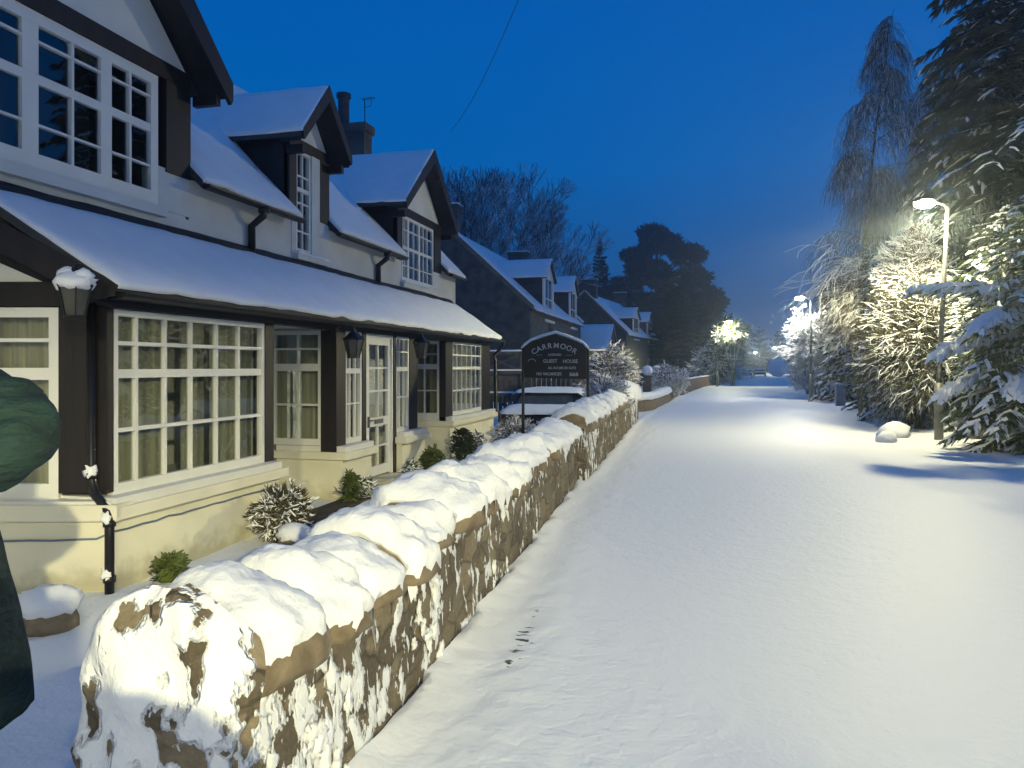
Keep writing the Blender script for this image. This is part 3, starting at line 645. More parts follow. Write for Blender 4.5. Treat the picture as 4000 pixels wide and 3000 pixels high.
# ================================================================== GARDEN WALLS
def coping_stone(m, ms, yc, x0, x1, zb, h, dy, seed, rng, drip=True):
    """half-disc stone standing across the wall with its load of snow (stone into m, snow into ms)"""
    cx = (x0 + x1) / 2; rx = (x1 - x0) / 2 + .03; K = 16; tilt = rng.uniform(-.04, .04)
    for (mb_, gx, gz, gy, a0, a1, amp) in ((m, 0, 0, 0, -.10, PI + .10, .14), (ms, .03, .045, -.004, rng.uniform(.22, .42), PI - .1, .20)):
        R = []; n = 30
        nyr = 15
        for j in range(nyr):
            q = j / (nyr - 1) * 2 - 1; yy = yc + q * (dy / 2 + gy); sh = math.sqrt(max(0, 1 - abs(q) ** 2.3 * .99)); row = []
            for i in range(n + 1):
                a = a0 + (a1 - a0) * i / n; 
                f = 1 + amp * fbm(math.cos(a) * 1.3 + seed, math.sin(a) * 1.3 + q * .6, seed * .3, 3)
                rr = (rx + gx) * (.74 + .26 * sh) * f; hh = (h + gz) * (.60 + .40 * sh) * f
                X = cx + rr * math.cos(a); Z = zb + hh * math.sin(a)
                if mb_ is ms:
                    if i in (0, n): d = .02 + .30 * max(0, fbm(seed * 3 + q * 6.5, i, 2, 2) - .05); Z -= d; X -= (.02 if i == 0 else -.02)
                    elif i in (1, n - 1): d = .12 * max(0, fbm(seed * 3 + q * 6.5, i, 2, 2)); Z -= d
                if mb_ is ms: kk = .026 * fbm(X * 8, yy * 8, Z * 8 + seed, 4); X += kk * math.cos(a); Z += kk
                row.append((X, yy + tilt * math.sin(a), Z))
            R.append(row + ([] if mb_ is ms else []))
        mb_.rings(R, cap=False, closed=(mb_ is m))
        if mb_ is m:
            for row in (R[0], R[-1]):
                n0 = len(mb_.v); mb_.v += row; mb_.f.append(tuple(range(n0, n0 + len(row)))); mb_.m.append(0)
        else:  # close the ends with a fan of snow stuck on the flat faces
            for row, sg in ((R[0], -1), (R[-1], 1)):
                inner = [(cx + (p[0] - cx) * .82, p[1] - sg * .02, zb + (p[2] - zb) * .78) for p in row]
                mb_.rings([row, inner], cap=False, closed=False)

rngw = random.Random(5)
# --- near wall
w1 = thing('garden_wall', (0, 1.9, 0), 'low brown rubble wall with snow-capped cope stones nearest the camera', 'wall', 'stone garden walls along the street')
def wall_body(y0, y1, z1, th, mb, step=.05, xoff=0, top=True):
    ny = max(2, int((y1 - y0) / step)); nzv = int((z1 + .1) / step)
    R = []
    for j in range(ny + 1):
        y = y0 + (y1 - y0) * j / ny; row = []; xf = wall_x(y) + xoff
        for i in range(nzv + 1):
            z = -.1 + (z1 + .1) * i / nzv; d = .022 * fbm(y * 4, z * 5, 3) + .012 * fbm(y * 14, z * 14, 1, 2)
            row.append((xf + d - .03 * (z / max(.1, z1)), y, z))
        for i in range(nzv + 1):
            z = z1 - (z1 + .35) * i / nzv; d = .02 * fbm(y * 4 + 30, z * 5, 3); row.append((xf - th + d, y, z))
        R.append(row)
    mb.rings(R, cap=True)
m = MB(); wall_body(1.95, 10.35, .64, .50, m, .06); b1 = m.build('wall_body', wallface, w1, True)
m = MB()  # near end face, bulging, plastered with snow
R = []; XC = wall_x(1.9) - .25
for i in range(27):
    q = i / 26; z = -.1 + q * 1.05; hw = .30 if z < .62 else .30 * math.sqrt(max(0, 1 - ((z - .62) / .335) ** 2)); row = []
    for j in range(19):
        t = j / 18 * 2 - 1; x = XC - t * hw; e = max(abs(t), 0 if z < .62 else (z - .62) / .335); y = 1.97 - .12 * math.sqrt(max(0, 1 - min(1, e) ** 4)) + .05 * fbm(x * 6, z * 6, 2) + (.03 if abs(j - 9) == 9 else 0); row.append((x, y, z))
    R.append(row)
m.rings(R, cap=False, closed=False); m.build('end_face', endface, w1, True)
y = 1.97; k = 0
while y < 10.1:
    dy = rngw.uniform(.34, .56) if y < 6 else rngw.uniform(.34, .52); h = rngw.uniform(.15, .255); yc = y + dy / 2; xf = wall_x(yc) + rngw.uniform(-.03, .03)
    ms_, mn_ = MB(), MB(); coping_stone(ms_, mn_, yc, xf - .54, xf + .04, .62 + rngw.uniform(-.03, .02), h, dy, 1.3 * k + .7, rngw)
    st = ms_.build('coping_stone', stone_br, w1, True); mn_.build('snow_cap', snow, st, True); y += dy + .025; k += 1
# snow lumps caught on the face below the cope
m = MB(); rr = random.Random(11)
for i in range(120):
    y = 2.0 + 5.2 * rr.random() ** 1.5; z = rr.uniform(.03, .60); 
    if nz3(y * 1.2, z * 1.5, 4) + (5.5 - y) * .06 < rr.uniform(-.1, .35): continue
    s = rr.uniform(.006, .045) ** 1.0 * (1.0 if y < 4 else .8); m.ball((wall_x(y) - .035 * z + .006, y, z), (s * .45, s * rr.uniform(.7, 1.3), s * rr.uniform(.8, 1.9)), 16, 11, 1.1, 2.2, seed=i)
m.build('stuck_snow', snow, w1, True)
# --- far stretch, slightly proud and higher, ending in a round-topped gate pier
w2 = thing('garden_wall', (-1.6, 10.6, 0), 'taller stretch of stone wall beyond the step, snow over its round cope', 'wall', 'stone garden walls along the street')
m = MB(); wall_body(10.50, 20.0, .74, .50, m, .12); m.build('wall_body', wallface2 := wallface_mat('rubble wall, little snow', .60), w2, True)
y = 10.52; k = 40
while y < 16.5:
    dy = rngw.uniform(.30, .46); h = rngw.uniform(.25, .31); yc = y + dy / 2; xf = wall_x(yc)
    ms_, mn_ = MB(), MB(); coping_stone(ms_, mn_, yc, xf - .52, xf + .04, .72, h, dy, 1.3 * k + .7, rngw)
    st = ms_.build('coping_stone', stone_br, w2, True); mn_.build('snow_cap', snow, st, True); y += dy + .01; k += 1
while y < 19.8:
    dy = rngw.uniform(.45, .7); h = rngw.uniform(.26, .36); yc = y + dy / 2; xf = wall_x(yc)
    ms_, mn_ = MB(), MB(); coping_stone(ms_, mn_, yc, xf - .52, xf + .06, .70, h, dy, 1.3 * k + .7, rngw)
    st = ms_.build('coping_stone', stone_br, w2, True); mn_.build('snow_cap', snow, st, True); y += dy + .01; k += 1
gp = thing('gate_pier', (-2.1, 21.7, 0), 'round-topped stone wall end with thick snow beside the drive', 'gate pier')
m = MB(); wall_body(20.05, 23.4, .85, .62, m, .15); m.build('pier_body', wallface2, gp, True)
ms_, mn_ = MB(), MB(); R = []; R2 = []
for j in range(16):
    y = 20.03 + 3.38 * j / 15; xf = wall_x(y); R.append([(xf - .31 + .33 * math.cos(a), y, .82 + .30 * math.sin(a)) for a in [PI * i / 14 for i in range(15)]])
    e = min(j, 15 - j); g = .09 * min(1, (.3 + e * .5)); R2.append([(xf - .31 + (.34 + g) * math.cos(a) * (1 + .05 * nz3(y * 2, a, 1)), y, .82 + (.31 + g) * math.sin(a) - (.10 + .1 * abs(nz3(y * 3, a, 7)) if i in (0, 14) else 0)) for i, a in enumerate([PI * i / 14 for i in range(15)])])
ms_.rings(R); tp = ms_.build('rounded_top', stone_dk, gp); mn_.rings(R2, cap=False, closed=False); mn_.build('snow_cap', snow, tp, True)
# --- low curved wall across the drive, then the red brick wall
w3 = thing('garden_wall', (-1.9, 27, 0), 'low yellowish wall with a snow hump beyond the drive', 'wall', 'stone garden walls along the street')
m = MB(); ms_ = MB(); R = []; R2 = []
for j in range(30):
    t = j / 29; y = 26.4 + 16.5 * t; xf = left_edge(y) - .10 + .12 * math.sin(t * 5) - (.5 * (1 - t * 6) ** 2 if t < .16 else 0)
    R.append([(xf, y, -.1), (xf + .02 * nz3(y, 1, 1), y, .25), (xf - .03, y, .50), (xf - .4, y, .50), (xf - .4, y, -.3)])
    hh = .16 + .13 * abs(nz3(y * .9, 4, 2)); R2.append([(xf + .04, y, .42 + .05 * nz3(y * 3, 1, 4)), (xf + .05, y, .52), (xf - .03, y, .50 + hh * .8), (xf - .2, y, .50 + hh), (xf - .38, y, .5 + hh * .7), (xf - .46, y, .45)])
m.rings(R); m.build('wall_body', stone_br, w3); ms_.rings(R2, cap=True, closed=False); ms_.build('snow_cap', snow, w3, True)
w4 = thing('brick_wall', (-.8, 44, 0), 'reddish brick wall with a thin line of snow before the far trees', 'wall')
m = MB(); ms_ = MB(); R = []; R2 = []
for j in range(12):
    y = 43.3 + 24 * j / 11; xf = left_edge(y) - .15; R.append([(xf, y, -.1), (xf, y, .80), (xf - .3, y, .80), (xf - .3, y, -.2)]); R2.append([(xf + .02, y, .81), (xf - .02, y, .87), (xf - .25, y, .88), (xf - .32, y, .81)])
m.rings(R); m.build('wall_body', brick, w4); ms_.rings(R2, closed=False); ms_.build('snow_cap', snow, w4)

# ================================================================== SIGN
sg = thing('guest_house_sign', (-2.63, 13.7, 0), 'black arched guest house sign board on two posts with white lettering', 'sign')
SX0, SX1, SY = -3.20, -2.06, 13.7
board = [(SX0, 1.40), (SX1, 1.37), (SX1, 1.93), (SX1 - .06, 2.01), (-2.62, 2.20), (SX0 + .12, 2.06), (SX0, 1.97)]
m = MB(); m.prism([(x, SY - .02, z) for x, z in board], (0, .04, 0)); bd = m.build('board', blackm, sg)
for x in (SX0 - .03, SX1 + .03): m = MB(); m.tube([(x, SY, -.2), (x, SY, 1.95)], .028, 8); m.build('post', blackm, sg)
m = MB(); R = []
tops = [(SX0 - .06, 1.93), (SX0 - .01, 1.985), (SX0 + .12, 2.075), (-2.9, 2.14), (-2.62, 2.21), (-2.35, 2.12), (SX1 - .06, 2.02), (SX1 + .02, 1.95), (SX1 + .05, 1.90)]
for x, z in tops: R.append([(x, SY - .04, z), (x, SY - .035, z + .03), (x, SY, z + .048), (x, SY + .035, z + .03), (x, SY + .04, z)])
m.rings(R); m.build('snow_cap', snow_fine, bd, True)
def text(s, x, z, size, parent, rot=0, w=1.0, name='lettering', bold=.012):
    cu = bpy.data.curves.new(name, 'FONT'); cu.body = s; cu.size = size; cu.align_x = 'CENTER'; cu.align_y = 'CENTER'; cu.extrude = .003; cu.offset = bold * size * 1.2
    cu.materials.append(letter); o = bpy.data.objects.new(name, cu); COL.objects.link(o)
    dg = bpy.context.evaluated_depsgraph_get(); dg.update(); me = bpy.data.meshes.new_from_object(o.evaluated_get(dg)); COL.objects.unlink(o); bpy.data.objects.remove(o); return me
def add_text(items, name, parent):
    import bmesh
    bm = bmesh.new()
    for s, x, z, size, rot, w in items:
        me = text(s, x, z, size, parent); me.transform(Matrix.Translation((x - ORG[0].x, SY - .028 - ORG[0].y, z - ORG[0].z)) @ Matrix.Rotation(-rot, 4, 'Y') @ Matrix.Rotation(PI / 2, 4, 'X') @ Matrix.Diagonal((w, 1, 1, 1)))
        bm.from_mesh(me)
    me = bpy.data.meshes.new(name); bm.to_mesh(me); bm.free(); me.materials.append(letter); o = bpy.data.objects.new(name, me); COL.objects.link(o); o.parent = parent; return o
ORG[0] = Vector((-2.63, 13.7, 0))
arc = []; word = 'CARRMOOR'; Rr = .72; zc = 1.98 - Rr
wd = [.085, .095, .095, .095, .125, .105, .105, .095]; tot = sum(wd); s0 = -tot / 2
for c, w in zip(word, wd):
    s = s0 + w / 2; s0 += w; a = s / Rr * 1.10; arc.append((c, -2.64 + Rr * math.sin(a), zc + Rr * math.cos(a), .135, -a, 1.0))
add_text(arc, 'house_name_lettering', bd)
add_text([('LICENSED', -2.63, 1.815, .055, 0, 1), ('\u2014\u2014', -2.92, 1.815, .05, 0, 1.1), ('\u2014\u2014', -2.36, 1.81, .05, 0, 1.1)], 'small_lettering', bd)
add_text([('GUEST', -2.715, 1.70, .088, 0, 1.02)], 'main_lettering', bd)
add_text([('HOUSE', -2.345, 1.695, .088, 0, .98)], 'main_lettering', bd)
add_text([('ALL ROOMS EN SUITE', -2.50, 1.575, .062, 0, .85)], 'room_lettering', bd)
add_text([('NO VACANCIES', -2.74, 1.465, .075, 0, .86), ('B&B', -2.28, 1.458, .085, 0, 1.1)], 'bottom_lettering', bd)
m = MB(); m.tube([(-3.06 + .07 * math.cos(a), SY - .024, 1.69 + .05 * math.sin(a)) for a in [PI * i / 8 for i in range(9)]], .004, 4); m.build('small_emblem', letter, bd)

# ================================================================== CARS
def make_car(loc, rz, label, group='snow-covered parked cars'):
    r = thing('parked_car', loc, label, 'car', group, rz); local()
    W2 = .86
    prof = [(-2.05, .35), (-2.08, .62), (-1.95, .80), (-.95, .95), (-.45, 1.38), (.95, 1.42), (1.75, 1.20), (2.02, .95), (2.05, .55), (2.0, .35)]   # y forward is the nose at -y
    m = MB(); R = []
    for f, wi in ((-1, .90), (-.93, .97), (-.8, 1.0), (0, 1.02), (.8, 1.0), (.93, .97), (1, .90)):
        R.append([(f * W2 * (1 - .16 * max(0, z - .9) / .5), y * (wi if abs(f) > .9 else 1), .35 + (z - .35) * wi) for y, z in prof])
    m.rings(R); body = m.build('body', paint_car, r, True)
    for y in (-1.3, 1.3):
        for s in (-1, 1):
            m = MB(); m.tube([(s * (W2 - .16), y, .32), (s * (W2 + .02), y, .32)], .32, 18); w = m.build('wheel', tyre_m, r)
            m = MB(); m.tube([(s * (W2 - .0), y, .32), (s * (W2 + .03), y, .32)], .19, 14); m.build('rim', galv, w)
    m = MB(); m.quad((-.66, -.985, .965), (.66, -.985, .965), (.60, -.50, 1.365), (-.60, -.50, 1.365)); m.build('windscreen', old_glass, r)
    for s in (-1, 1):
        m = MB(); m.ball((s * .62, -2.02, .64), (.15, .06, .08), 10, 6); m.build('headlight', galv, r)
        m = MB(); m.ball((s * .98, -.75, 1.0), (.09, .05, .07), 8, 6); m.build('wing_mirror', paint_car, r)
    m = MB(); 
    def blanket(y0, y1, f, th, sagx):
        R = []
        for j in range(13):
            t = j / 12; y = y0 + (y1 - y0) * t; e = min(1, min(t, 1 - t) * 6) ** .5
            R.append([(x * sagx, y, f(y) + th * e * (1 - abs(x) ** 6 * .75) + .015 * nz3(x * 3, y * 3, 1) - (.10 + .05 * nz3(y * 4, x, 3) if abs(x) > .98 else 0)) for x in [i / 8 for i in range(-8, 9)]])
        m.rings(R, cap=False, closed=False)
    blanket(-.62, 1.9, lambda y: 1.35 if y < .95 else 1.38 - (y - .95) * .27, .14, .86)
    blanket(-2.1, -1.02, lambda y: .80 + (y + 2.1) * .14, .12, .88)
    m.build('snow_cover', snow, r, True)
    return r
car = make_car((-3.95, 20.0, -.24), 0, 'dark car under thick snow in the guest house drive behind the sign')
car.scale = (1.1, 1, .86)
c2 = copy_tree(car); c2.location = (-3.9, 62, 0.0); c2.rotation_euler = (0, 0, 1.45); c2['label'] = 'snowy car side-on behind the red brick wall'
c3 = copy_tree(car); c3.location = (6.0, 118, 0); c3.rotation_euler = (0, 0, -.05); c3['label'] = 'far car left at the roadside, left one of the two down the street'
c4 = copy_tree(car); c4.location = (8.7, 129, 0); c4.rotation_euler = (0, 0, -.05); c4['label'] = 'far car beyond, right one of the two down the street'

# ================================================================== FENCE BEYOND THE DRIVE
fc = thing('wooden_fence', (-5.6, 24, 0), 'cross-braced wooden fence with snow on its rails beyond the car', 'fence')
m = MB(); fx0, fx1, fy = -8.4, -3.0, 24.0
for x in [fx0 + i * 1.35 for i in range(5)]: m = MB(); m.box(x - .05, x + .05, fy - .05, fy + .05, -.2, 2.15); m.build('post', wood, fc)
for z in (2.05, 1.42, .7):
    m = MB(); m.box(fx0, fx1, fy - .10, fy - .055, z - .05, z + .05); rl = m.build('rail', wood, fc)
    m = MB(); m.bar((fx0, fy - .08, z + .07), (fx1, fy - .08, z + .07), .10, .05); m.build('rail_snow', snow_fine, rl)
m = MB()
for i in range(4):
    x = fx0 + i * 1.35; m.bar((x, fy - .03, 1.45), (x + 1.35, fy - .03, 2.02), .04, .05); m.bar((x, fy - .03, 2.02), (x + 1.35, fy - .03, 1.45), .04, .05)
m.build('cross_brace', wood, fc)
m = MB()
for i in range(34): m.box(fx0 + i * .16, fx0 + i * .16 + .13, fy + .0, fy + .02, -.2, 1.40)
m.build('boarding', wood, fc)

# ================================================================== OTHER HOUSES
def stone_house(name, x_front, y0, y1, depth, eave, apex, rz, label, dorm, chims, pivot=None, arch=None):
    """built in its own frame: front at x=0 facing +x, near gable at y=0"""
    r = thing(name, (x_front, y0, 0), label, 'house', None, rz); local(); L = y1 - y0; D = -depth; hx = D / 2
    m = MB(); m.prism([(0, 0, -.3), (0, 0, eave), (hx, 0, apex), (D, 0, eave), (D, 0, -.3)], (0, .35, 0)); m.build('gable_wall', stone_dk, r)
    m = MB(); m.prism([(0, L - .35, -.3), (0, L - .35, eave), (hx, L - .35, apex), (D, L - .35, eave), (D, L - .35, -.3)], (0, .35, 0)); m.build('gable_wall', stone_dk, r)
    m = MB(); m.box(-.35, .0, .36, L - .36, -.3, eave - .02); m.build('front_wall', stone_olive, r); m = MB(); m.box(D, D + .3, .36, L - .36, -.3, eave - .02); m.build('back_wall', stone_olive, r)
    m = MB(); sl = (apex - eave) / -hx
    m.prism([(.22, .3, eave - .22 * sl + .10), (hx, .3, apex + .10), (D - .22, .3, eave - .22 * sl + .10), (D - .22, .3, eave - .22 * sl), (hx, .3, apex), (.22, .3, eave - .22 * sl)], (0, L - .6, 0)); rf = m.build('roof', slate, r)
    m = MB(); z0 = eave - .22 * sl + .10
    snow_sheet(m, (.22, .3, z0), (.22, L - .3, z0), (hx, L - .3, apex + .1), (hx, .3, apex + .1), .08, .5); snow_sheet(m, (D - .22, .3, z0), (D - .22, L - .3, z0), (hx, L - .3, apex + .1), (hx, .3, apex + .1), .08, .8); m.build('roof_snow', snow, rf, True)
    # raised skews on the gables with snow
    for yy in (-.04, L - .36):
        m = MB(); m.prism([(.14, yy, eave - .14 * sl), (.14, yy, eave - .14 * sl + .26), (hx, yy, apex + .26), (hx, yy, apex)], (0, .40, 0)); m.prism([(D - .14, yy, eave - .14 * sl), (D - .14, yy, eave - .14 * sl + .26), (hx, yy, apex + .26), (hx, yy, apex)], (0, .40, 0)); sk = m.build('skew', stone_olive, r)
        m = MB(); snow_sheet(m, (.16, yy, eave - .14 * sl + .26), (.16, yy + .42, eave - .14 * sl + .26), (hx, yy + .42, apex + .27), (hx, yy, apex + .27), .09, .3); snow_sheet(m, (D - .16, yy, eave - .14 * sl + .26), (D - .16, yy + .42, eave - .14 * sl + .26), (hx, yy + .42, apex + .27), (hx, yy, apex + .27), .09, .4); m.build('skew_snow', snow, sk, True)
    for (yc, cw, top) in chims:
        m = MB(); m.box(hx - cw / 2, hx + cw / 2, yc - .35, yc + .35, apex - .4, top); m.box(hx - cw / 2 - .07, hx + cw / 2 + .07, yc - .42, yc + .42, top - .16, top - .02); c = m.build('chimney', stone_dk, r)
        m = MB(); snow_sheet(m, (hx - cw / 2 - .05, yc - .4, top), (hx + cw / 2 + .05, yc - .4, top), (hx + cw / 2 + .05, yc + .4, top), (hx - cw / 2 - .05, yc + .4, top), .07, .2); m.build('chimney_snow', snow, c, True)
    for (yc, w, dz) in dorm:
        y_0, y_1 = yc - w / 2, yc + w / 2; e2 = dz - .95; bk = lambda z: -((z - eave) / sl)
        m = MB(); m.box(-.30, -.22, y_0 + .12, y_1 - .12, eave, eave + .06); dm = m.build('dormer', slate, r)
        for q in (y_0 + .08, y_1 - .14): m = MB(); m.prism([(-.05, q, eave - .1), (-.05, q, e2), (bk(e2) - .1, q, e2)], (0, .06, 0)); m.build('cheek', slate, dm)
        m = MB()
        m.box(-.12, -.02, y_0 + .05, y_0 + .30, eave - .35, e2); m.box(-.12, -.02, y_1 - .30, y_1 - .05, eave - .35, e2)
        m.prism([(-.02, y_0 + .05, e2), (-.02, y_1 - .05, e2), (-.02, yc, dz - .12)], (-.1, 0, 0)); m.box(-.12, .04, y_0 + .05, y_1 - .05, eave - .45, eave - .32)
        m.build('dormer_front', white, dm)
        wf = window(dm, (-.04, y_0 + .30), (0, 1), w - .60, eave - .32, e2, [(w - .6) / 2], [eave + .1], fr=.05, thick=[((eave - .32 + e2) / 2, .05)])
        m = MB()
        for yf in (y_0 - .08, y_1 + .08): m.hexa([Vector(p) for p in ((.12, yf, e2 - .12), (.12, yc, dz - .05), (bk(dz) - .2, yc, dz - .05), (bk(e2) - .2, yf, e2 - .12), (.12, yf, e2 - .04), (.12, yc, dz + .03), (bk(dz) - .2, yc, dz + .03), (bk(e2) - .2, yf, e2 - .04))])
        dr = m.build('dormer_roof', slate, dm)
        m = MB(); a, b = bk(dz) - .25, bk(e2) - .25
        snow_sheet(m, (.13, y_0 - .08, e2 - .04), (b, y_0 - .08, e2 - .04), (a, yc, dz + .03), (.13, yc, dz + .03), .07, .3); snow_sheet(m, (b, y_1 + .08, e2 - .04), (.13, y_1 + .08, e2 - .04), (.13, yc, dz + .03), (a, yc, dz + .03), .07, .3); m.build('dormer_snow', snow, dm, True)
    if arch:
        yc, zc, w = arch; m = MB(); pl = [(.01, yc - w, zc - 1.6), (.01, yc + w, zc - 1.6)] + [(.01, yc + w * math.cos(a), zc + w * math.sin(a)) for a in [PI * i / 10 for i in range(11)]]
        m.prism(pl, (-.05, 0, 0)); m.build('arched_window', dark_in, r)
        m = MB(); m.tube([(.02, yc + (w + .06) * math.cos(a), zc + (w + .06) * math.sin(a)) for a in [PI * i / 10 for i in range(11)]], .07, 6); m.build('arch_surround', stone_olive, r)
    for yc in ((L * .35, L * .72) if L > 12 else (L * .5,)):
        window(r, (.012, yc - .5), (0, 1), 1.0, .9, 2.3, [.5], [], fr=.06, thick=[(1.6, .06)])
    return r
h2 = stone_house('stone_house', -7.5, 33, 47.5, 7.8, 4.25, 7.85, 0, 'dark stone cottage with two snowy dormers beside the guest house', [(37.6 - 33, 2.5, 6.95), (45.0 - 33, 2.4, 6.95)], [(.35, 1.1, 9.0), (14.15, 1.2, 8.85)], arch=(4.7, 3.2, .42))
h3 = stone_house('stone_house', -6.4, 65, 79, 7.2, 4.4, 7.9, -.12, 'farther stone cottage with white-framed dormer windows before the big pine', [(4.5, 2.6, 6.9), (10.8, 2.4, 6.9)], [(.35, 2.0, 9.1), (13.6, 1.2, 9.2)])
tag(h2.children[0] if h2.children else h2)
m = MB(); m.tube([(-3.9 + 0, .35, 9.0), (-3.9, .35, 9.5)], .15, 8); ORG[0] = Vector((0, 0, 0)); m.build('chimney_pot', stone_dk, h3)
# garage with a big snowy roof slope between the cottages
gr = thing('garage', (-7.4, 48, 0), 'low outbuilding with a broad plain snow slope between the two cottages', 'outbuilding')
m = MB(); m.box(-9.2, -5.7, 46.3, 52, -.2, 2.5); m.prism([(-9.2, 46.3, 2.5), (-9.2, 52, 2.5), (-9.2, 49.1, 4.1)], (3.5, 0, 0)); m.build('walls', stone_dk, gr)
m = MB(); m.hexa([(-9.3, 46.0, 2.42), (-5.6, 46.0, 2.42), (-5.6, 49.1, 4.2), (-9.3, 49.1, 4.2), (-9.3, 46.0, 2.5), (-5.6, 46.0, 2.5), (-5.6, 49.1, 4.28), (-9.3, 49.1, 4.28)]); m.hexa([(-9.3, 52.2, 2.42), (-5.6, 52.2, 2.42), (-5.6, 49.1, 4.2), (-9.3, 49.1, 4.2), (-9.3, 52.2, 2.5), (-5.6, 52.2, 2.5), (-5.6, 49.1, 4.28), (-9.3, 49.1, 4.28)]); rf = m.build('roof', slate, gr)
m = MB(); snow_sheet(m, (-9.3, 46.0, 2.5), (-5.6, 46.0, 2.5), (-5.6, 49.1, 4.28), (-9.3, 49.1, 4.28), .1, .4); snow_sheet(m, (-9.3, 52.2, 2.5), (-5.6, 52.2, 2.5), (-5.6, 49.1, 4.28), (-9.3, 49.1, 4.28), .1, .4); m.build('roof_snow', snow, rf, True)
# a far gable beyond the left street lamp
fh = thing('far_house', (3.5, 120, 0), 'distant blue-shadowed house with a snowy roof behind the left street lamp', 'house')
m = MB(); m.prism([(-1, 122, -.2), (6.0, 122, -.2), (6.0, 122, 4), (2.5, 122, 7.6), (-1, 122, 4)], (0, 8, 0)); m.build('walls', stone_dk, fh)
m = MB(); snow_sheet(m, (6.3, 121.8, 3.8), (6.3, 130, 3.8), (2.5, 130, 7.8), (2.5, 121.8, 7.8), .1, 1); snow_sheet(m, (-1.3, 121.8, 3.8), (-1.3, 130, 3.8), (2.5, 130, 7.8), (2.5, 121.8, 7.8), .1, 1); m.build('roof_snow', snow, fh, True)

# ================================================================== STREET LAMPS
def street_lamp(base, h, arm, label, power, lean=0, col=LAMP_COL, lens=None, cut=0, glow=0, soft=.1):
    t = thing('street_lamp', base, label, 'street lamp', 'street lamps'); local(); lx = lean * h
    m = MB(); m.tube([(0, 0, -.2), (0, 0, 1.25)], [.095, .09], 12); m.tube([(0, 0, 1.25), (lx, 0, h)], [.055, .04], 12); p = m.build('pole', galv, t, True)
    a = Vector(arm); a.z = 0; L = a.length; a.normalize()
    m = MB(); m.tube([(lx, 0, h - .02), (lx + a.x * .1, a.y * .1, h + .08), (lx + a.x * L, a.y * L, h + .12)], .025, 8); m.build('bracket', galv, t, True)
    c = Vector((lx + a.x * (L + .12), a.y * (L + .12), h + .12)); R = []
    s = Vector((-a.y, a.x, 0))
    for q, wd, hh in ((-.22, .05, .04), (-.12, .11, .07), (.05, .13, .09), (.2, .11, .07), (.3, .05, .03)): R.append([c + a * q + s * wd * math.cos(k) + Vector((0, 0, hh * max(0, math.sin(k)) )) for k in [2 * PI * i / 12 for i in range(12)]])
    m = MB(); m.rings(R); hd = m.build('lamp_head', galv, t, True)
    m = MB(); m.ball(c + a * .06 + Vector((0, 0, -.03)), (.22, .18, .10), 12, 7); m.build('lamp_lens', lens or lens_m, hd, True)
    ld_ = bpy.data.lights.new('lamp_light', 'SPOT' if cut else 'POINT'); ld_.energy = power
    if cut:
        ld_.spot_size = math.radians(cut); ld_.spot_blend = .22; ld_.use_nodes = True; lt = ld_.node_tree; em = lt.nodes['Emission']   # street optics throw more light sideways than straight down
        tcn = N(lt, 'ShaderNodeTexCoord'); sz = N(lt, 'ShaderNodeSeparateXYZ'); lt.links.new(tcn.outputs['Normal'], sz.inputs[0]); ab = N(lt, 'ShaderNodeMath', operation='ABSOLUTE'); lt.links.new(sz.outputs[2], ab.inputs[0])
        mxn = N(lt, 'ShaderNodeMath', operation='MAXIMUM'); mxn.inputs[1].default_value = .12; lt.links.new(ab.outputs[0], mxn.inputs[0]); pwn = N(lt, 'ShaderNodeMath', operation='POWER'); pwn.inputs[1].default_value = -1.8; lt.links.new(mxn.outputs[0], pwn.inputs[0]); lt.links.new(pwn.outputs[0], em.inputs['Strength'])
    ld_.color = col; ld_.shadow_soft_size = soft; lo = bpy.data.objects.new('lamp_light', ld_); COL.objects.link(lo); lo.parent = t; lo.location = c + a * .06 + Vector((0, 0, -.18))
    if glow: lg = bpy.data.lights.new('spill_light', 'POINT'); lg.energy = glow; lg.color = col; lg.shadow_soft_size = .12; lo = bpy.data.objects.new('spill_light', lg); COL.objects.link(lo); lo.parent = t; lo.location = c + a * .06 + Vector((0, 0, -.2))
    return t
street_lamp((8.7, -8.6, 0), 5.1, (-.6, 0, 0), 'street lamp behind the camera, lighting the near wall', 1680, cut=166)
street_lamp((-1.05, -6.6, 0), 4.9, (.95, 0, 0), 'street lamp straight behind the camera on the house side', 320, cut=166, soft=.3)
street_lamp((4.95, 18.35, 0), 5.05, (-.30, -.05, 0), 'nearest street lamp on the right, dazzling above the snowy spruce', 430, .035, (1, .90, .50), cut=164, glow=850)
street_lamp((4.9, 38.4, 0), 4.75, (-.3, 0, 0), 'second street lamp on the right above the white bush', 300, 0, (1, .98, .84), lens_w, cut=164, glow=220)
street_lamp((14.2, 158, 0), 5.2, (-.6, 0, 0), 'third street lamp on the right, tiny at the edge of the white bush', 1800, 0, (1, .98, .9), lens_f)
street_lamp((1.05, 63.5, 0), 5.1, (.75, 0, 0), 'street lamp on the left glowing among yellow-lit leaves', 300, 0, (1, .97, .55), cut=164, glow=400)
street_lamp((13.2, 195, 0), 4.9, (-.9, 0, 0), 'distant street lamp in the mist at the end of the street', 2500, 0, (1, .97, .7), lens_f)
# overhead wire
m = MB(); A = onT(1125, -12, 12); B = onT(972, 285, 22); m.tube([A.lerp(B, i / 10) + Vector((0, 0, -.25 * math.sin(PI * i / 10))) for i in range(11)], .006, 5); solo('overhead_wire', m, blackm, A, 'thin overhead wire crossing the sky above the guest house roof', 'wire')

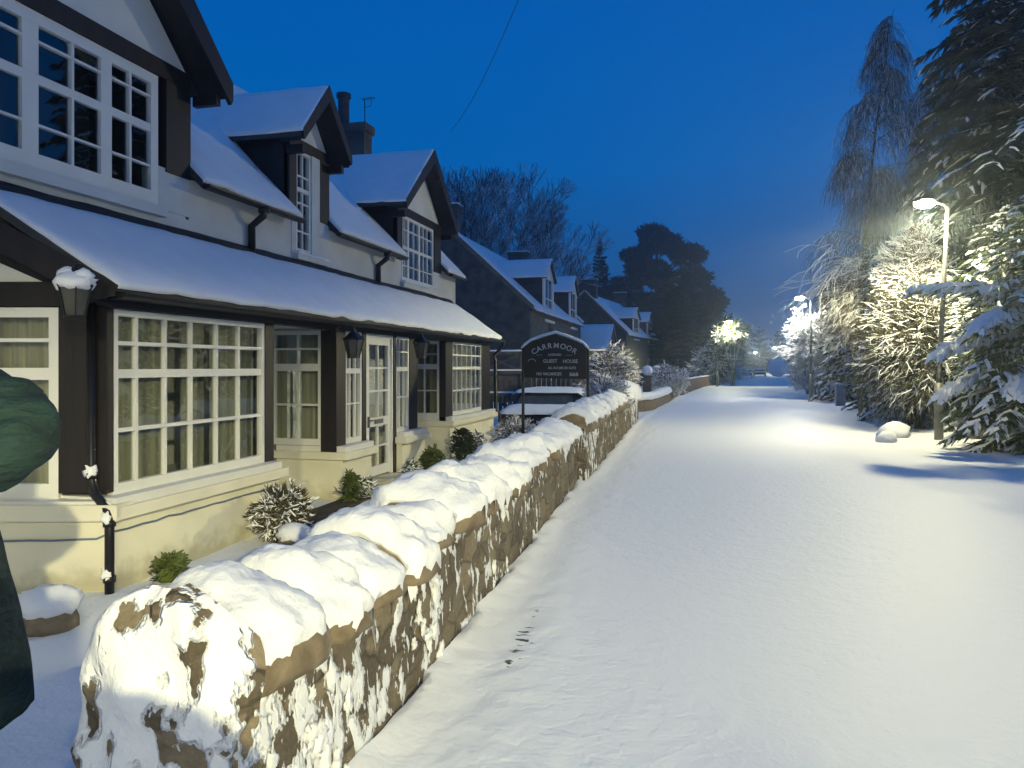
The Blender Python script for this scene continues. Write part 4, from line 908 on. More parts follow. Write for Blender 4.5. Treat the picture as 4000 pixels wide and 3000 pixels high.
# ================================================================== VEGETATION
def grow(M, p, d, L, r, depth, rng, sp, st, droop=0.0, nb=(2, 3), shrink=.72, seg=3, up=0.0, minr=.004, wig=.18):
    """a limb that bends and forks; its upper side carries snow of thickness st"""
    for i in range(seg):
        d2 = (d + Vector((rng.gauss(0, wig), rng.gauss(0, wig), rng.gauss(0, wig * .7) - droop + up))).normalized(); q = p + d2 * (L / seg); r2 = max(minr, r * .86)
        M.twig(p, q, r, r2, st if abs(d2.z) < .93 else st * .3)
        if depth > 0 and i < seg - 1 and rng.random() < .6:
            a = Vector((rng.gauss(0, 1), rng.gauss(0, 1), rng.gauss(0, .6))); a = (a - a.project(d2)).normalized()
            grow(M, q, (d2 + a * sp).normalized(), L * shrink * .8, r2 * .6, depth - 1, rng, sp, st, droop, nb, shrink, seg, up, minr, wig)
        p, d, r = q, d2, r2
    if depth > 0:
        for k in range(rng.randint(*nb)):
            a = Vector((rng.gauss(0, 1), rng.gauss(0, 1), rng.gauss(0, .6))); a = (a - a.project(d)).normalized()
            grow(M, p, (d + a * sp).normalized(), L * shrink, r * .7, depth - 1, rng, sp, st, droop, nb, shrink, seg, up, minr, wig)
def bare_tree(name, base, h, label, seed, depth=5, sp=.45, st=.012, nlimb=5, up=.04, r0=.22, group=None, droop=0, minr=.012, first=.28, lean=(0, 0), bk=None, cat='tree', flare=.42, trunk=.2):
    rng = random.Random(seed); t = thing(name, base, label, cat, group); local()
    M = MB(); M.tube([(0, 0, -.3), (lean[0] * .5, lean[1] * .5, h * trunk * .5), (lean[0], lean[1], h * trunk)], [r0 * 1.3, r0, r0 * .85], 9); M.build('trunk', bk or bark, t, True)
    M = MB(); p0 = Vector((lean[0], lean[1], h * trunk))
    for i in range(nlimb):
        a = 2 * PI * i / nlimb + rng.uniform(-.4, .4); d = Vector((math.cos(a) * flare, math.sin(a) * flare, 1)).normalized()
        grow(M, p0 - Vector((0, 0, rng.uniform(0, h * trunk * .4))), d, h * first, r0 * .5, depth, rng, sp, st, droop, up=up, minr=minr)
    M.build('crown', [bk or bark, snow_fine], t); return t
def bough(M, p, d, L, rng, dens, wdt, snowp, droop, st):
    n = max(3, int(L / .22)); q = p; dd = d.copy(); r = .012 + .01 * L
    for i in range(n):
        dd = (dd + Vector((0, 0, -droop / n)) + Vector((rng.gauss(0, .03), rng.gauss(0, .03), 0))).normalized(); q2 = q + dd * (L / n); M.twig(q, q2, r, r * .8, 0, 2, 1)
        f = 1 - (i / n) ** 1.5 * .75; sd = dd.cross(Vector((0, 0, 1))).normalized()
        for s in (-1, 1):
            for k in range(dens):
                a = q.lerp(q2, rng.random()); sl = L * .30 * f * rng.uniform(.6, 1.15) + .06
                v = (dd * rng.uniform(.5, 1.1) + sd * s * rng.uniform(.5, 1.1) + Vector((0, 0, rng.uniform(-.35, .05)))).normalized()
                sn = st * rng.uniform(.6, 1.6) if rng.random() < snowp else 0
                M.twig(a, a + v * sl * .55, wdt * rng.uniform(.5, 1.1), wdt * rng.uniform(.8, 1.2), sn); M.twig(a + v * sl * .55, a + v * sl + Vector((0, 0, -sl * .12)), wdt, wdt * .2, sn)
        q = q2; r *= .85
    M.twig(q, q + dd * .15, wdt, .004, st if rng.random() < snowp else 0)
def conifer(name, base, h, R, label, seed, levels=24, per=7, dens=2, wdt=.035, snowp=.5, droop=.5, st=.03, z0=.08, nm=needle, group=None, shape=.9, cat='tree', rise=.15, trunk_r=None, extra=()):
    rng = random.Random(seed); t = thing(name, base, label, cat, group); local(); tr = trunk_r or .014 * h + .03
    M = MB(); M.tube([(0, 0, -.3), (0, 0, h * .5), (0, 0, h * .98)], [tr, tr * .6, .015], 8); M.build('trunk', bark, t, True)
    M = MB()
    for l in range(levels):
        f = l / (levels - 1); z = h * (z0 + (1 - z0) * f * .98); Rr = R * (1 - f) ** shape + .12
        for k in range(per if f < .8 else max(4, per - 2)):
            a = 2 * PI * (k + rng.random()) / per + l * 1.3; Lr = Rr * rng.uniform(.65, 1.12)
            bough(M, Vector((0, 0, z + rng.uniform(-.1, .1))), Vector((math.cos(a), math.sin(a), rise + f * .5)).normalized(), Lr, rng, dens, wdt, snowp, droop, st)
    for z, az, Lr, dr, s2 in extra: a = math.radians(az); bough(M, Vector((0, 0, z)), Vector((math.cos(a), math.sin(a), rise + .1)).normalized(), Lr, rng, dens + 2, wdt * 1.5, .95, dr, s2)
    M.build('foliage', [nm, snow_fine, bark], t); return t
def shrub(name, base, h, R, label, seed, n=26, depth=3, st=.015, minr=.004, leafm=None, group=None, bk=None, droop=.05, sp=.55, leaf=0, r0=.016, cat='shrub', up=.03, part='stems', first=.42):
    rng = random.Random(seed); ORG[0] = Vector(base); M = MB(); B = Vector(base)
    for i in range(n):
        a = rng.uniform(0, 2 * PI); q = rng.random() ** .5; p = B + Vector((math.cos(a) * R * .25 * q, math.sin(a) * R * .25 * q, -.03)); d = Vector((math.cos(a) * q * R / h * 1.15, math.sin(a) * q * R / h * 1.15, 1)).normalized()
        grow(M, p, d, h * first * rng.uniform(.8, 1.1), r0, depth, rng, sp, st, droop, up=up, minr=minr)
    if leaf:
        for i in range(leaf):
            th = rng.uniform(0, 2 * PI); z = rng.random(); rr = R * math.sqrt(max(0, 1 - (2 * z - 1) ** 2)) * rng.random() ** .33 * (1 + .3 * nz3(th * 2, z * 3, seed)); p = B + Vector((rr * math.cos(th), rr * math.sin(th), h * (.08 + .92 * z)))
            d = Vector((rng.gauss(0, 1), rng.gauss(0, 1), rng.gauss(0.1, .5))).normalized(); s = rng.uniform(.6, 1.3) * .035 * max(1, R)
            M.twig(p, p + d * s * 2.2, s * .5, s * .15, st * .8 if rng.random() < .6 else 0, 2, 1)
    o = M.build(name, [bk or twig_m, snow_fine, leafm or needle]); return tag(o, label, cat, group)

def puff(name, c, rx, rz, n, label, seed, L=.3, w=.012, st=.02, snowp=.8, hang=.1, mats=None, group=None, cat='shrub', stem=True, side=(0, 0, 0)):
    """a dense bush: short forked sprays all through an uneven round volume, on stems from the ground"""
    rng = random.Random(seed); C = Vector(c); M = MB(); ORG[0] = Vector((C.x, C.y, 0)); side = Vector(side)
    if stem:
        for i in range(9):
            a = rng.uniform(0, 6.28); q = C + Vector((math.cos(a) * rx * .6, math.sin(a) * rx * .6, -rz * .2)); b0 = Vector((C.x + rng.gauss(0, .08), C.y + rng.gauss(0, .08), ground_z(C.x, C.y) - .05)); mid = b0.lerp(q, .5) + Vector((0, 0, rz * .15)); M.twig(b0, mid, .02 + .012 * rx, .015, 0); M.twig(mid, q, .015, .008, st * .5)
    for i in range(n):
        d = Vector((rng.gauss(0, 1), rng.gauss(0, 1), rng.gauss(0, 1))).normalized(); f = rng.random() ** .42 * (1 + .6 * nz3(d.x * 1.8 + seed, d.y * 1.8, d.z * 1.8)); p = C + Vector((d.x * rx * f, d.y * rx * f, d.z * rz * f))
        v = (d * .7 + Vector((rng.gauss(0, .45), rng.gauss(0, .45), rng.gauss(0, .3) - hang)) + side).normalized(); l = L * rng.uniform(.5, 1.3); sn = st * rng.uniform(.4, 1.5) if rng.random() < snowp else 0
        e = p + v * l * .5; M.twig(p, e, w * rng.uniform(.6, 1.3), w * .8, sn)
        for k in range(2 if n > 2500 else 3):
            v2 = (v + Vector((rng.gauss(0, .4), rng.gauss(0, .4), rng.gauss(0, .3) - hang * .6))).normalized(); M.twig(e, e + v2 * l * .5, w * .8, w * .25, sn)
    o = M.build(name, (mats or [twig_m, snow_fine])); return tag(o, label, cat, group)
TW = [twig_m, snow_fine]; NE = [needle, snow_fine]; ND = [needle_d, snow_fine]
# bare broadleaf trees behind the stone cottage
bare_tree('bare_tree', (-16.2, 58.5, 0), 17.6, 'tall bare tree with a fan of twigs behind the stone cottage', 3, 6, .30, .001, 6, .06, .26, 'bare trees behind the cottages', first=.275, flare=.5, minr=.016)
bare_tree('bare_tree', (-20.5, 57, 0), 18.0, 'bare tree half hidden by the far dormer of the guest house', 8, 6, .30, .001, 6, .06, .26, 'bare trees behind the cottages', first=.27, flare=.4, minr=.014)
bare_tree('bare_tree', (-12.9, 60, 0), 8.5, 'lower bare tree with frosted twigs above the cottage ridge', 12, 5, .40, .006, 7, .03, .18, 'bare trees behind the cottages', first=.24, flare=.7, minr=.014)
conifer('conifer_tree', (-13.2, 100, 0), 18.6, 3.3, 'slim pointed conifer left of the big pine', 21, 30, 8, 2, .16, .03, .3, .03, nm=needle_d, group='tall evergreens beyond the cottages', z0=.2)
# big pine: clumped layers of foliage
def pine(base, h, label, clumps, seed, nleaf=1500, nm=needle_d, group=None, sz=.30, snowp=.004):
    rng = random.Random(seed); t = thing('pine_tree', base, label, 'tree', group); local()
    M = MB(); M.tube([(0, 0, -.3), (.2, 0, h * .5), (-.2, 0, h * .9)], [.5, .35, .1], 9)
    for cx, cy, cz, rx, rz in clumps: M.tube([(0, 0, cz * .75), (cx * .5, cy * .5, cz * .9), (cx, cy, cz - rz * .3)], [.15, .1, .05], 6)
    M.build('trunk', bark, t, True)
    M = MB()
    for cx, cy, cz, rx, rz in clumps:
        for i in range(int(nleaf * rx * rx / 6)):
            d = Vector((rng.gauss(0, 1), rng.gauss(0, 1), rng.gauss(0, 1))).normalized(); f = rng.random() ** .4 * (1 + .25 * nz3(d.x * 2 + cx, d.y * 2, d.z * 2 + cz)); p = Vector((cx + d.x * rx * f, cy + d.y * rx * f, cz + d.z * rz * f))
            v = (d * .8 + Vector((rng.gauss(0, .6), rng.gauss(0, .6), rng.gauss(.1, .3)))).normalized(); s = sz * rng.uniform(.6, 1.5)
            M.twig(p, p + v * s * 1.6, s * .35, s * .1, .05 if rng.random() < snowp else 0)
    M.build('crown', [nm, snow_fine], t); return t
G_ = 'tall evergreens beyond the cottages'
pine((-5.6, 97, 0), 19.5, 'massive dark pine with a lumpy crown beyond the cottages', [(-0.6, 0, 18.3, 1.89, 0.9), (0.6, 0, 16.9, 2.58, 1.07), (3.6, 0, 15.4, 2.15, 1.23), (-2.7, 0, 15.6, 1.98, 0.74), (-1.2, 0, 13.9, 2.75, 0.74), (4.2, 0, 12.6, 2.24, 1.23), (0.8, 0, 12.2, 2.24, 0.98), (-3.6, 0, 12.1, 2.15, 0.66), (-6.0, 0, 10.6, 1.98, 1.07), (-2.6, 0, 10.0, 2.92, 0.74), (2.2, 0, 10.0, 3.1, 1.31), (6.2, 0, 9.6, 2.06, 1.8), (-6.4, 0, 7.4, 3.2, 2.2), (-1, 0, 7.0, 4.0, 2.0), (3.6, 0, 6.4, 4.6, 2.6), (0, 0, 3.6, 6, 3), (7, 0, 5, 3, 3)], 31, group=G_)
conifer('conifer_tree', (-.8, 86, 0), 9.6, 3.0, 'dark bushy conifer right of the big pine', 33, 22, 8, 3, .14, .0, .4, .03, nm=needle_d, group=G_, z0=.05, shape=.7)
conifer('conifer_tree', (-3.2, 76, 0), 11, 2.6, 'dark conifer with drooping tips behind the far cottage', 34, 24, 8, 3, .12, .0, .4, .03, nm=needle_d, group=G_, z0=.02, shape=.6)
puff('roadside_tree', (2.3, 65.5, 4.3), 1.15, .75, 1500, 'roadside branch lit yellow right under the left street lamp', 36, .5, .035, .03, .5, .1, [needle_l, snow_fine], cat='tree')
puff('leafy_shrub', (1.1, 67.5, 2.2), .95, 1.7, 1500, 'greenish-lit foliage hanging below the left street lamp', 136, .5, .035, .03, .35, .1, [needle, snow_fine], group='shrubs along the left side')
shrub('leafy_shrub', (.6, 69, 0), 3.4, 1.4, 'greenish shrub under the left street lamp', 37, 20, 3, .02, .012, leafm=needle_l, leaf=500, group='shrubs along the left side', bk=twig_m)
shrub('garden_hedge', (2.2, 78, 0), 1.9, 2.0, 'dim hedge beyond the brick wall end', 38, 20, 3, .03, .012, leafm=needle, leaf=500, cat='hedge')
# far woodland at the end of the street
rngf = random.Random(77)
far_spots = [(1.5, 175, 10, 4), (6, 190, 9, 4.5), (9, 208, 8, 5), (9, 215, 12, 5), (15, 225, 13, 5), (19, 215, 11, 4.5), (22, 195, 12, 5), (26, 185, 14, 5), (15.5, 212, 7, 3), (-6, 165, 13, 4), (-12, 150, 14, 4), (30, 200, 16, 6), (20, 170, 9, 4), (3, 150, 9, 3)]
words = ['first from the left', 'second from the left', 'behind the misty lamp', 'tallest on the left of the street end', 'at the vanishing point', 'just left of the far lamp', 'just right of the far lamp', 'rising over the white bush', 'lowest at the street end', 'right of the big pine', 'behind the far cottage', 'beyond the right-hand bushes', 'behind the round snowy bush', 'behind the distant house']
for i, (x, y, h, R) in enumerate(far_spots):
    conifer('far_tree', (x, y, 0), h, R, 'dark tree at the street end, ' + words[i], 100 + i, 10, 6, 1, .35, .05, .3, .05, nm=needle_d, group='dark trees closing the end of the street', z0=.0, shape=.5)
# ---- right side
conifer('weeping_conifer', (8.9, 24.0, 0), 21, 3.7, 'huge dark conifer rising out of the picture at the right edge', 41, 62, 11, 4, .034, .08, .95, .018, nm=needle_d, z0=.08, shape=.55)
conifer('spruce_tree', (6.0, 16.3, 0), 4.9, 1.7, 'spruce with heavy snow on its boughs hiding the nearest lamp post', 42, 32, 9, 4, .022, .20, .85, .026, nm=needle_s, z0=.03, shape=.7, extra=((2.95, 186, 2.1, .35, .05), (2.15, 188, 1.8, .8, .07), (1.45, 192, 1.8, .9, .06), (2.6, 215, 1.7, .8, .045), (1.5, 240, 1.6, .9, .05)))
conifer('spruce_tree', (7.2, 14.2, 0), 7.5, 1.9, 'dark spruce at the right edge of the picture in front of the huge conifer', 43, 34, 9, 4, .024, .22, .85, .03, nm=needle_d, z0=.02, shape=.65)
GE = 'evergreens filling the right side'
conifer('evergreen_tree', (7.0, 20.6, 0), 5.4, 1.9, 'dense dark evergreen just behind the nearest lamp', 81, 34, 9, 4, .024, .18, .85, .03, nm=needle, z0=.0, shape=.55, group=GE)
conifer('evergreen_tree', (7.4, 26.5, 0), 7.0, 2.0, 'dark evergreen behind the white bush under the lamp', 82, 30, 9, 3, .03, .12, .8, .03, nm=needle_d, z0=.0, shape=.5, group=GE)
conifer('evergreen_tree', (6.3, 29.2, 0), 4.3, 1.4, 'shadowed evergreen right of the blue cabinet', 83, 24, 9, 3, .03, .22, .8, .03, nm=needle_d, z0=.0, shape=.5, group=GE)
conifer('evergreen_tree', (6.7, 37, 0), 5.6, 1.9, 'hazy evergreen between the white bush and the birch trunk', 84, 24, 8, 3, .04, .25, .8, .03, nm=needle_d, z0=.0, shape=.55, group=GE)
conifer('evergreen_tree', (5.7, 24.6, 0), 2.9, 1.2, 'small dark evergreen below the arching twigs', 85, 20, 9, 4, .024, .25, .85, .025, nm=needle_d, z0=.0, shape=.55, group=GE)
conifer('evergreen_tree', (8.6, 17.5, 0), 9.0, 2.4, 'tall black evergreen closing the right edge', 86, 34, 9, 3, .03, .1, .85, .03, nm=needle_d, z0=.0, shape=.6, group=GE)
GO = 'small conifers on the verge beside the camera'
for i, (x, y, h, R, lb) in enumerate(((5.6, 1.6, 2.8, .75, 'first small conifer on the right verge, out of view'), (6.15, 2.7, 2.9, .8, 'second small conifer on the right verge, out of view'), (7.0, 4.6, 3.4, 1.1, 'third and tallest small conifer on the right verge, out of view'))):
    conifer('small_conifer', (x, y, 0), h, R, lb, 90 + i, 22, 8, 3, .03, .3, .7, .03, nm=needle, z0=.02, shape=.8, group=GO)
def birch(base, label, seed, h, lean, cols):
    rng = random.Random(seed); t = thing('weeping_birch', base, label, 'tree', 'hazy birches on the right'); local(); T = lambda f: Vector((lean[0] * f * f, lean[1] * f * f, h * f))
    M = MB(); M.tube([T(-.02)] + [T(i / 8) for i in range(9)], [.17, .15, .13, .11, .09, .07, .05, .035, .02, .008], 8); M.build('trunk', bark, t, True)
    M = MB()
    for f, az, L, n in cols:
        p = T(f); a = math.radians(az); d = Vector((math.cos(a), math.sin(a), .9)).normalized(); r = .03
        for k in range(9):
            d = (d + Vector((rng.gauss(0, .06), rng.gauss(0, .06), -.14))).normalized(); q = p + d * L / 9; M.twig(p, q, r, r * .85, 0)
            for z in range(n):
                a0 = p.lerp(q, rng.random()); v = Vector((rng.gauss(0, .35), rng.gauss(0, .35), -.25)) + d * .35; ll = rng.uniform(.25, .5) * (1.2 - f * .5); w_ = rng.uniform(.003, .006)
                for b in range(5):
                    v = (v.normalized() + Vector((rng.gauss(0, .12), rng.gauss(0, .12), -.45))).normalized(); b0 = a0 + v * ll; M.twig(a0, b0, w_, w_ * .8, .002 if rng.random() < .3 else 0)
                    if rng.random() < .5: M.twig(b0, b0 + Vector((rng.gauss(0, .15), rng.gauss(0, .15), -.2)), w_ * .7, w_ * .4, 0)
                    a0 = b0
            p = q; r *= .85
    M.build('crown', [bark, snow_fine], t); return t
rb = random.Random(4)
birch((5.85, 32, 0), 'tall hazy birch with hanging twigs behind the arching bush', 44, 15.5, (1.3, .4), [(.30 + .68 * i / 30, rb.uniform(0, 360), 2.9 * (1.08 - i / 32) * rb.uniform(.55, 1.2), 11) for i in range(31)])
birch((7.6, 31, 0), 'second birch half lost behind the huge conifer', 45, 13.5, (.8, .0), [(.25 + .7 * i / 26, rb.uniform(0, 360), 2.2 * (1.15 - i / 36) * rb.uniform(.6, 1.2), 11) for i in range(27)])
GB = 'snowy bushes along the right side'
puff('snowy_bush', (5.45, 22.6, 3.8), .72, 1.5, 3600, 'dense snow-white bush right under the dazzling lamp', 46, .34, .010, .018, .9, .05, TW, GB, side=(-.3, 0, 0))
puff('snowy_bush', (4.75, 24.9, 3.6), 1.0, 1.25, 2400, 'arching bush with yellow-lit twigs hanging toward the road', 47, .55, .008, .004, .5, .6, TW, GB, side=(-.3, 0, 0))
puff('snowy_bush', (5.2, 21.2, 1.9), 1.25, 1.45, 4200, 'brown-green frosted bush behind the nearest lamp post', 48, .40, .012, .008, .30, .25, [needle_g, snow_fine], GB, side=(-.4, 0, 0))
puff('snowy_bush', (6.6, 19.2, 2.3), 1.2, 1.6, 3000, 'green bush half hidden behind the snow-laden spruce', 148, .35, .014, .014, .4, .2, NE, GB, side=(-.3, 0, 0))
puff('snowy_bush', (6.0, 27.0, 1.5), 1.2, 1.3, 3000, 'dark teal bush in shade left of the nearest lamp post', 49, .40, .014, .008, .35, .2, ND, GB, side=(-.3, 0, 0))
puff('snowy_bush', (5.6, 40.2, 2.75), 1.4, 1.3, 4600, 'brilliant white bush under the second lamp on the right', 51, .50, .016, .026, .9, .1, TW, GB, side=(-.4, 0, 0))
puff('snowy_bush', (7.1, 39.5, 2.5), 1.5, 1.6, 3600, 'greyer snowy bush right of the brilliant white one', 52, .50, .016, .018, .6, .15, TW, GB, side=(-.3, 0, 0))
puff('snowy_bush', (8.9, 58, 2.2), 2.4, 2.2, 2400, 'snowy bush behind the brilliant white one', 53, .7, .03, .03, .8, .1, TW, GB)
m = MB(); rq = random.Random(9)
for q in ((4.7, 38.6, 3.3), (4.9, 38.7, 3.3)):
    grow(m, Vector(q), Vector((-.2, 0, 1)).normalized(), .75, .014, 2, rq, .7, .012, .25, minr=.006)
solo('snowy_sprig', m, TW, (4.7, 38.6, 3.3), 'curled snowy sprig just under the second lamp', 'twig')
m = MB(); 
for q in range(7):
    p = Vector((5.3, 25.2, 3.8 + q * .14)); grow(m, p, Vector((-.9, -.1 * q + .2, .55)).normalized(), 1.5, .018, 2, rq, .5, .006, .22, minr=.005)
solo('arching_branch', m, TW, (5.3, 25.2, 3.8), 'thin arching branches reaching left over the verge below the birch', 'branch')
shrub('red_leaved_shrub', (6.2, 46.5, 0), 2.0, .9, 'reddish shrub above the short wooden posts', 54, 24, 3, .008, .01, leafm=redleaf, leaf=260, bk=redleaf)
shrub('low_juniper', (6.4, 15.3, .05), .75, 1.3, 'low spreading evergreen with dusted snow at the right edge', 55, 46, 3, .016, .006, leafm=needle, bk=needle, leaf=420, droop=.12, cat='shrub')
shrub('low_juniper', (7.0, 18.6, .05), .9, 1.6, 'low spreading evergreen in shade behind the lamp foot', 56, 46, 3, .012, .006, leafm=needle, bk=needle, leaf=420, droop=.12, cat='shrub')
shrub('low_juniper', (5.9, 24.2, .05), 1.2, 1.3, 'low shadowy undergrowth left of the nearest lamp post', 57, 46, 3, .010, .006, leafm=needle, bk=needle, leaf=420, droop=.12, cat='shrub')
m = MB(); B = Vector((10.6, 118, 0)); m.ball(B + Vector((0, 0, 1.6)), (1.5, 1.5, 1.5), 20, 12, .15, 3); solo('round_bush', m, snow, B, 'round bush like a snowball at the far end of the right side', 'shrub', smooth=True)
for i, (bx, by, lb) in enumerate(((4.2, 19.0, 'larger snowy boulder left of the lamp foot'), (5.75, 18.2, 'rounded pale boulder right of the lamp foot'), (3.75, 17.6, 'smaller snowy boulder nearest the road'))):
    m = MB(); B = Vector((bx, by, .0)); s = (.32, .26, .20)[i]; m.ball(B + Vector((0, 0, s * .3)), (s * 1.1, s * .8, s * .75), 14, 9, .35, 1.6, seed=i * 3); solo('boulder', m, stone_olive if i == 1 else snow, B, lb, 'boulder', 'boulders at the lamp foot', True)
# posts on the right verge
for (px, ytop, ybot, t, lb, ln) in ((1744, 807, 851, 44.7, 'short wooden post under the white bush, nearer of the two', 0), (1734, 812, 838, 57, 'short wooden post, farther of the two', 0), (1770, 820, 863, 37, 'leaning snowy post left of the blue cabinet', .35)):
    B = onT(px, ybot, t); B.z = 0; h = (ybot - ytop) / 1650 * t; m = MB(); r = .11; m.tube([B, B + Vector((ln * h * .6, 0, h))], [r, r * .95], 10); ORG[0] = B; o = m.build('wooden_post', wood, None); tag(o, lb, 'post', 'short posts on the right verge')
    ms_ = MB(); ms_.ball(B + Vector((ln * h * .6, 0, h + .02)), (r * 1.25, r * 1.25, .07), 10, 6); ms_.build('snow_cap', snow_fine, o, True)
B = onT(1815, 877, 31); B.z = 0; r_ = thing('utility_cabinet', B, 'narrow blue-grey cabinet standing before the dark bush', 'cabinet'); local()
m = MB(); m.box(-.17, .17, -.15, .15, -.1, .88); m.build('casing', bluebox, r_); m = MB(); m.box(-.14, .14, -.158, -.151, .05, .80); m.build('door', bluebox, r_); m = MB(); m.ball((0, 0, .90), (.2, .18, .06), 10, 6); m.build('snow_cap', snow_fine, r_, True)
# ---- garden plants along the guest house
gp_ = 'small plants along the house wall'
def small(px, py, plane, h, R, lb, seed, snowy=.012, n=14, leaf=260, lm=None):
    p = onX(px, py, plane); p.z = ground_z(p.x, p.y) - .02; return shrub('garden_plant', p, h, R, lb, seed, n, 2, snowy, .003, leafm=lm or needle_l, leaf=leaf, group=gp_, r0=.006, bk=needle, cat='plant')
puff('snow_dusted_bush', (-4.30, 7.2, .05), .24, .26, 1300, 'round snow-dusted bush at the end of the near bay', 61, .10, .008, .007, .4, -.1, [needle_g, snow_fine], gp_, 'plant')
small(370, 1215, -4.45, .24, .12, 'green sprig below the big window, before the wall', 62, .0)
small(758, 1085, -4.5, .42, .10, 'thin green plant at the corner left of the door', 63, .0)
small(790, 1080, -4.45, .30, .10, 'dull plant just left of the door step', 64, .004)
small(888, 1030, -4.4, .30, .12, 'small green plant right of the door', 65, .004)
small(935, 1000, -4.35, .42, .20, 'dark bushy plant in the recess past the door', 66, .0, 20, 420)
small(1000, 975, -4.3, .62, .22, 'tall dark plant below the far bay window', 67, .0, 20, 420, needle)
small(1030, 965, -4.2, .5, .20, 'brownish plant at the far corner of the house', 68, .003, 20, 300, twig_m)
GF = 'frosted bushes behind the wall'
puff('frosted_bush', (-3.75, 15.2, .15), .42, .36, 1600, 'frosted shrub between the sign post and the house corner', 69, .16, .006, .012, .75, .0, TW, GF)
puff('frosted_bush', (-2.95, 15.6, .15), .40, .28, 1200, 'low frosted plant at the front of the parked car', 70, .16, .006, .014, .75, .0, TW, GF)
puff('frosted_bush', (-2.62, 22.3, 1.35), .66, .75, 4200, 'big pale frosted bush right of the sign', 71, .22, .008, .012, .75, .0, TW, GF)
puff('frosted_bush', (-2.75, 21.0, .75), .6, .5, 2200, 'lower dark frosted bush under the sign board', 171, .22, .008, .006, .5, .0, TW, GF)
puff('frosted_bush', (-2.2, 17.6, .85), .35, .40, 1600, 'snowy stems leaning over the wall below the sign', 72, .22, .007, .020, .9, .1, TW, GF)
puff('frosted_bush', (-1.75, 37.0, .95), .85, .55, 2400, 'pale frosted bush spilling over the low wall', 73, .30, .012, .022, .9, .1, TW, GF)
# snow humps in the garden
hump_i = 0
for (px, py, plane, r, lb) in ((104, 1300, -4.45, .20, 'snow-covered plant pot below the near window'), (632, 1130, -4.05, .16, 'snow lump beside the dusted bush'), (425, 1215, -3.9, .15, 'snow-topped stone below the big window'), (765, 1000 + 15, -2.6, .1, 'x')):
    if lb == 'x': continue
    p = onX(px, py, plane); p.z = ground_z(p.x, p.y); r0_ = thing('garden_stone', p, lb, 'stone', 'snow-capped stones in the garden'); local()
    m = MB(); m.ball((0, 0, r * .35), (r, r * .9, r * .75), 12, 8, .3, 2, seed=hump_i); st = m.build('stone', stone_br, r0_, True)
    m = MB(); m.ball((0, 0, r * .85), (r * 1.08, r, r * .62), 14, 9, .25, 2, seed=hump_i + 9); m.build('snow_cap', snow, r0_, True); hump_i += 1
m = MB(); m.box(-4.68, -4.35, 7.9, 12.6, -.3, ground_z(-4.5, 10) + .035); solo('soil_bed', m, soil, (-4.5, 9, -.2), 'strip of bare dark soil along the foot of the house', 'soil')
# gate posts with snowy balls
for px, lb in ((1398, 'left one of two snow-balled gateposts behind the low wall'), (1418, 'right one of two snow-balled gateposts behind the low wall')):
    B = onT(px, 840, 34 if px < 1400 else 37); B.z = 0; r_ = thing('gatepost', B, lb, 'gatepost', 'gateposts behind the low wall'); local(); m = MB(); m.box(-.18, .18, -.18, .18, -.1, 1.12); m.box(-.23, .23, -.23, .23, 1.12, 1.2); m.build('shaft', stone_dk, r_); m = MB(); m.ball((0, 0, 1.42), .24, 14, 9, .1); m.build('snowy_ball', snow, r_, True)

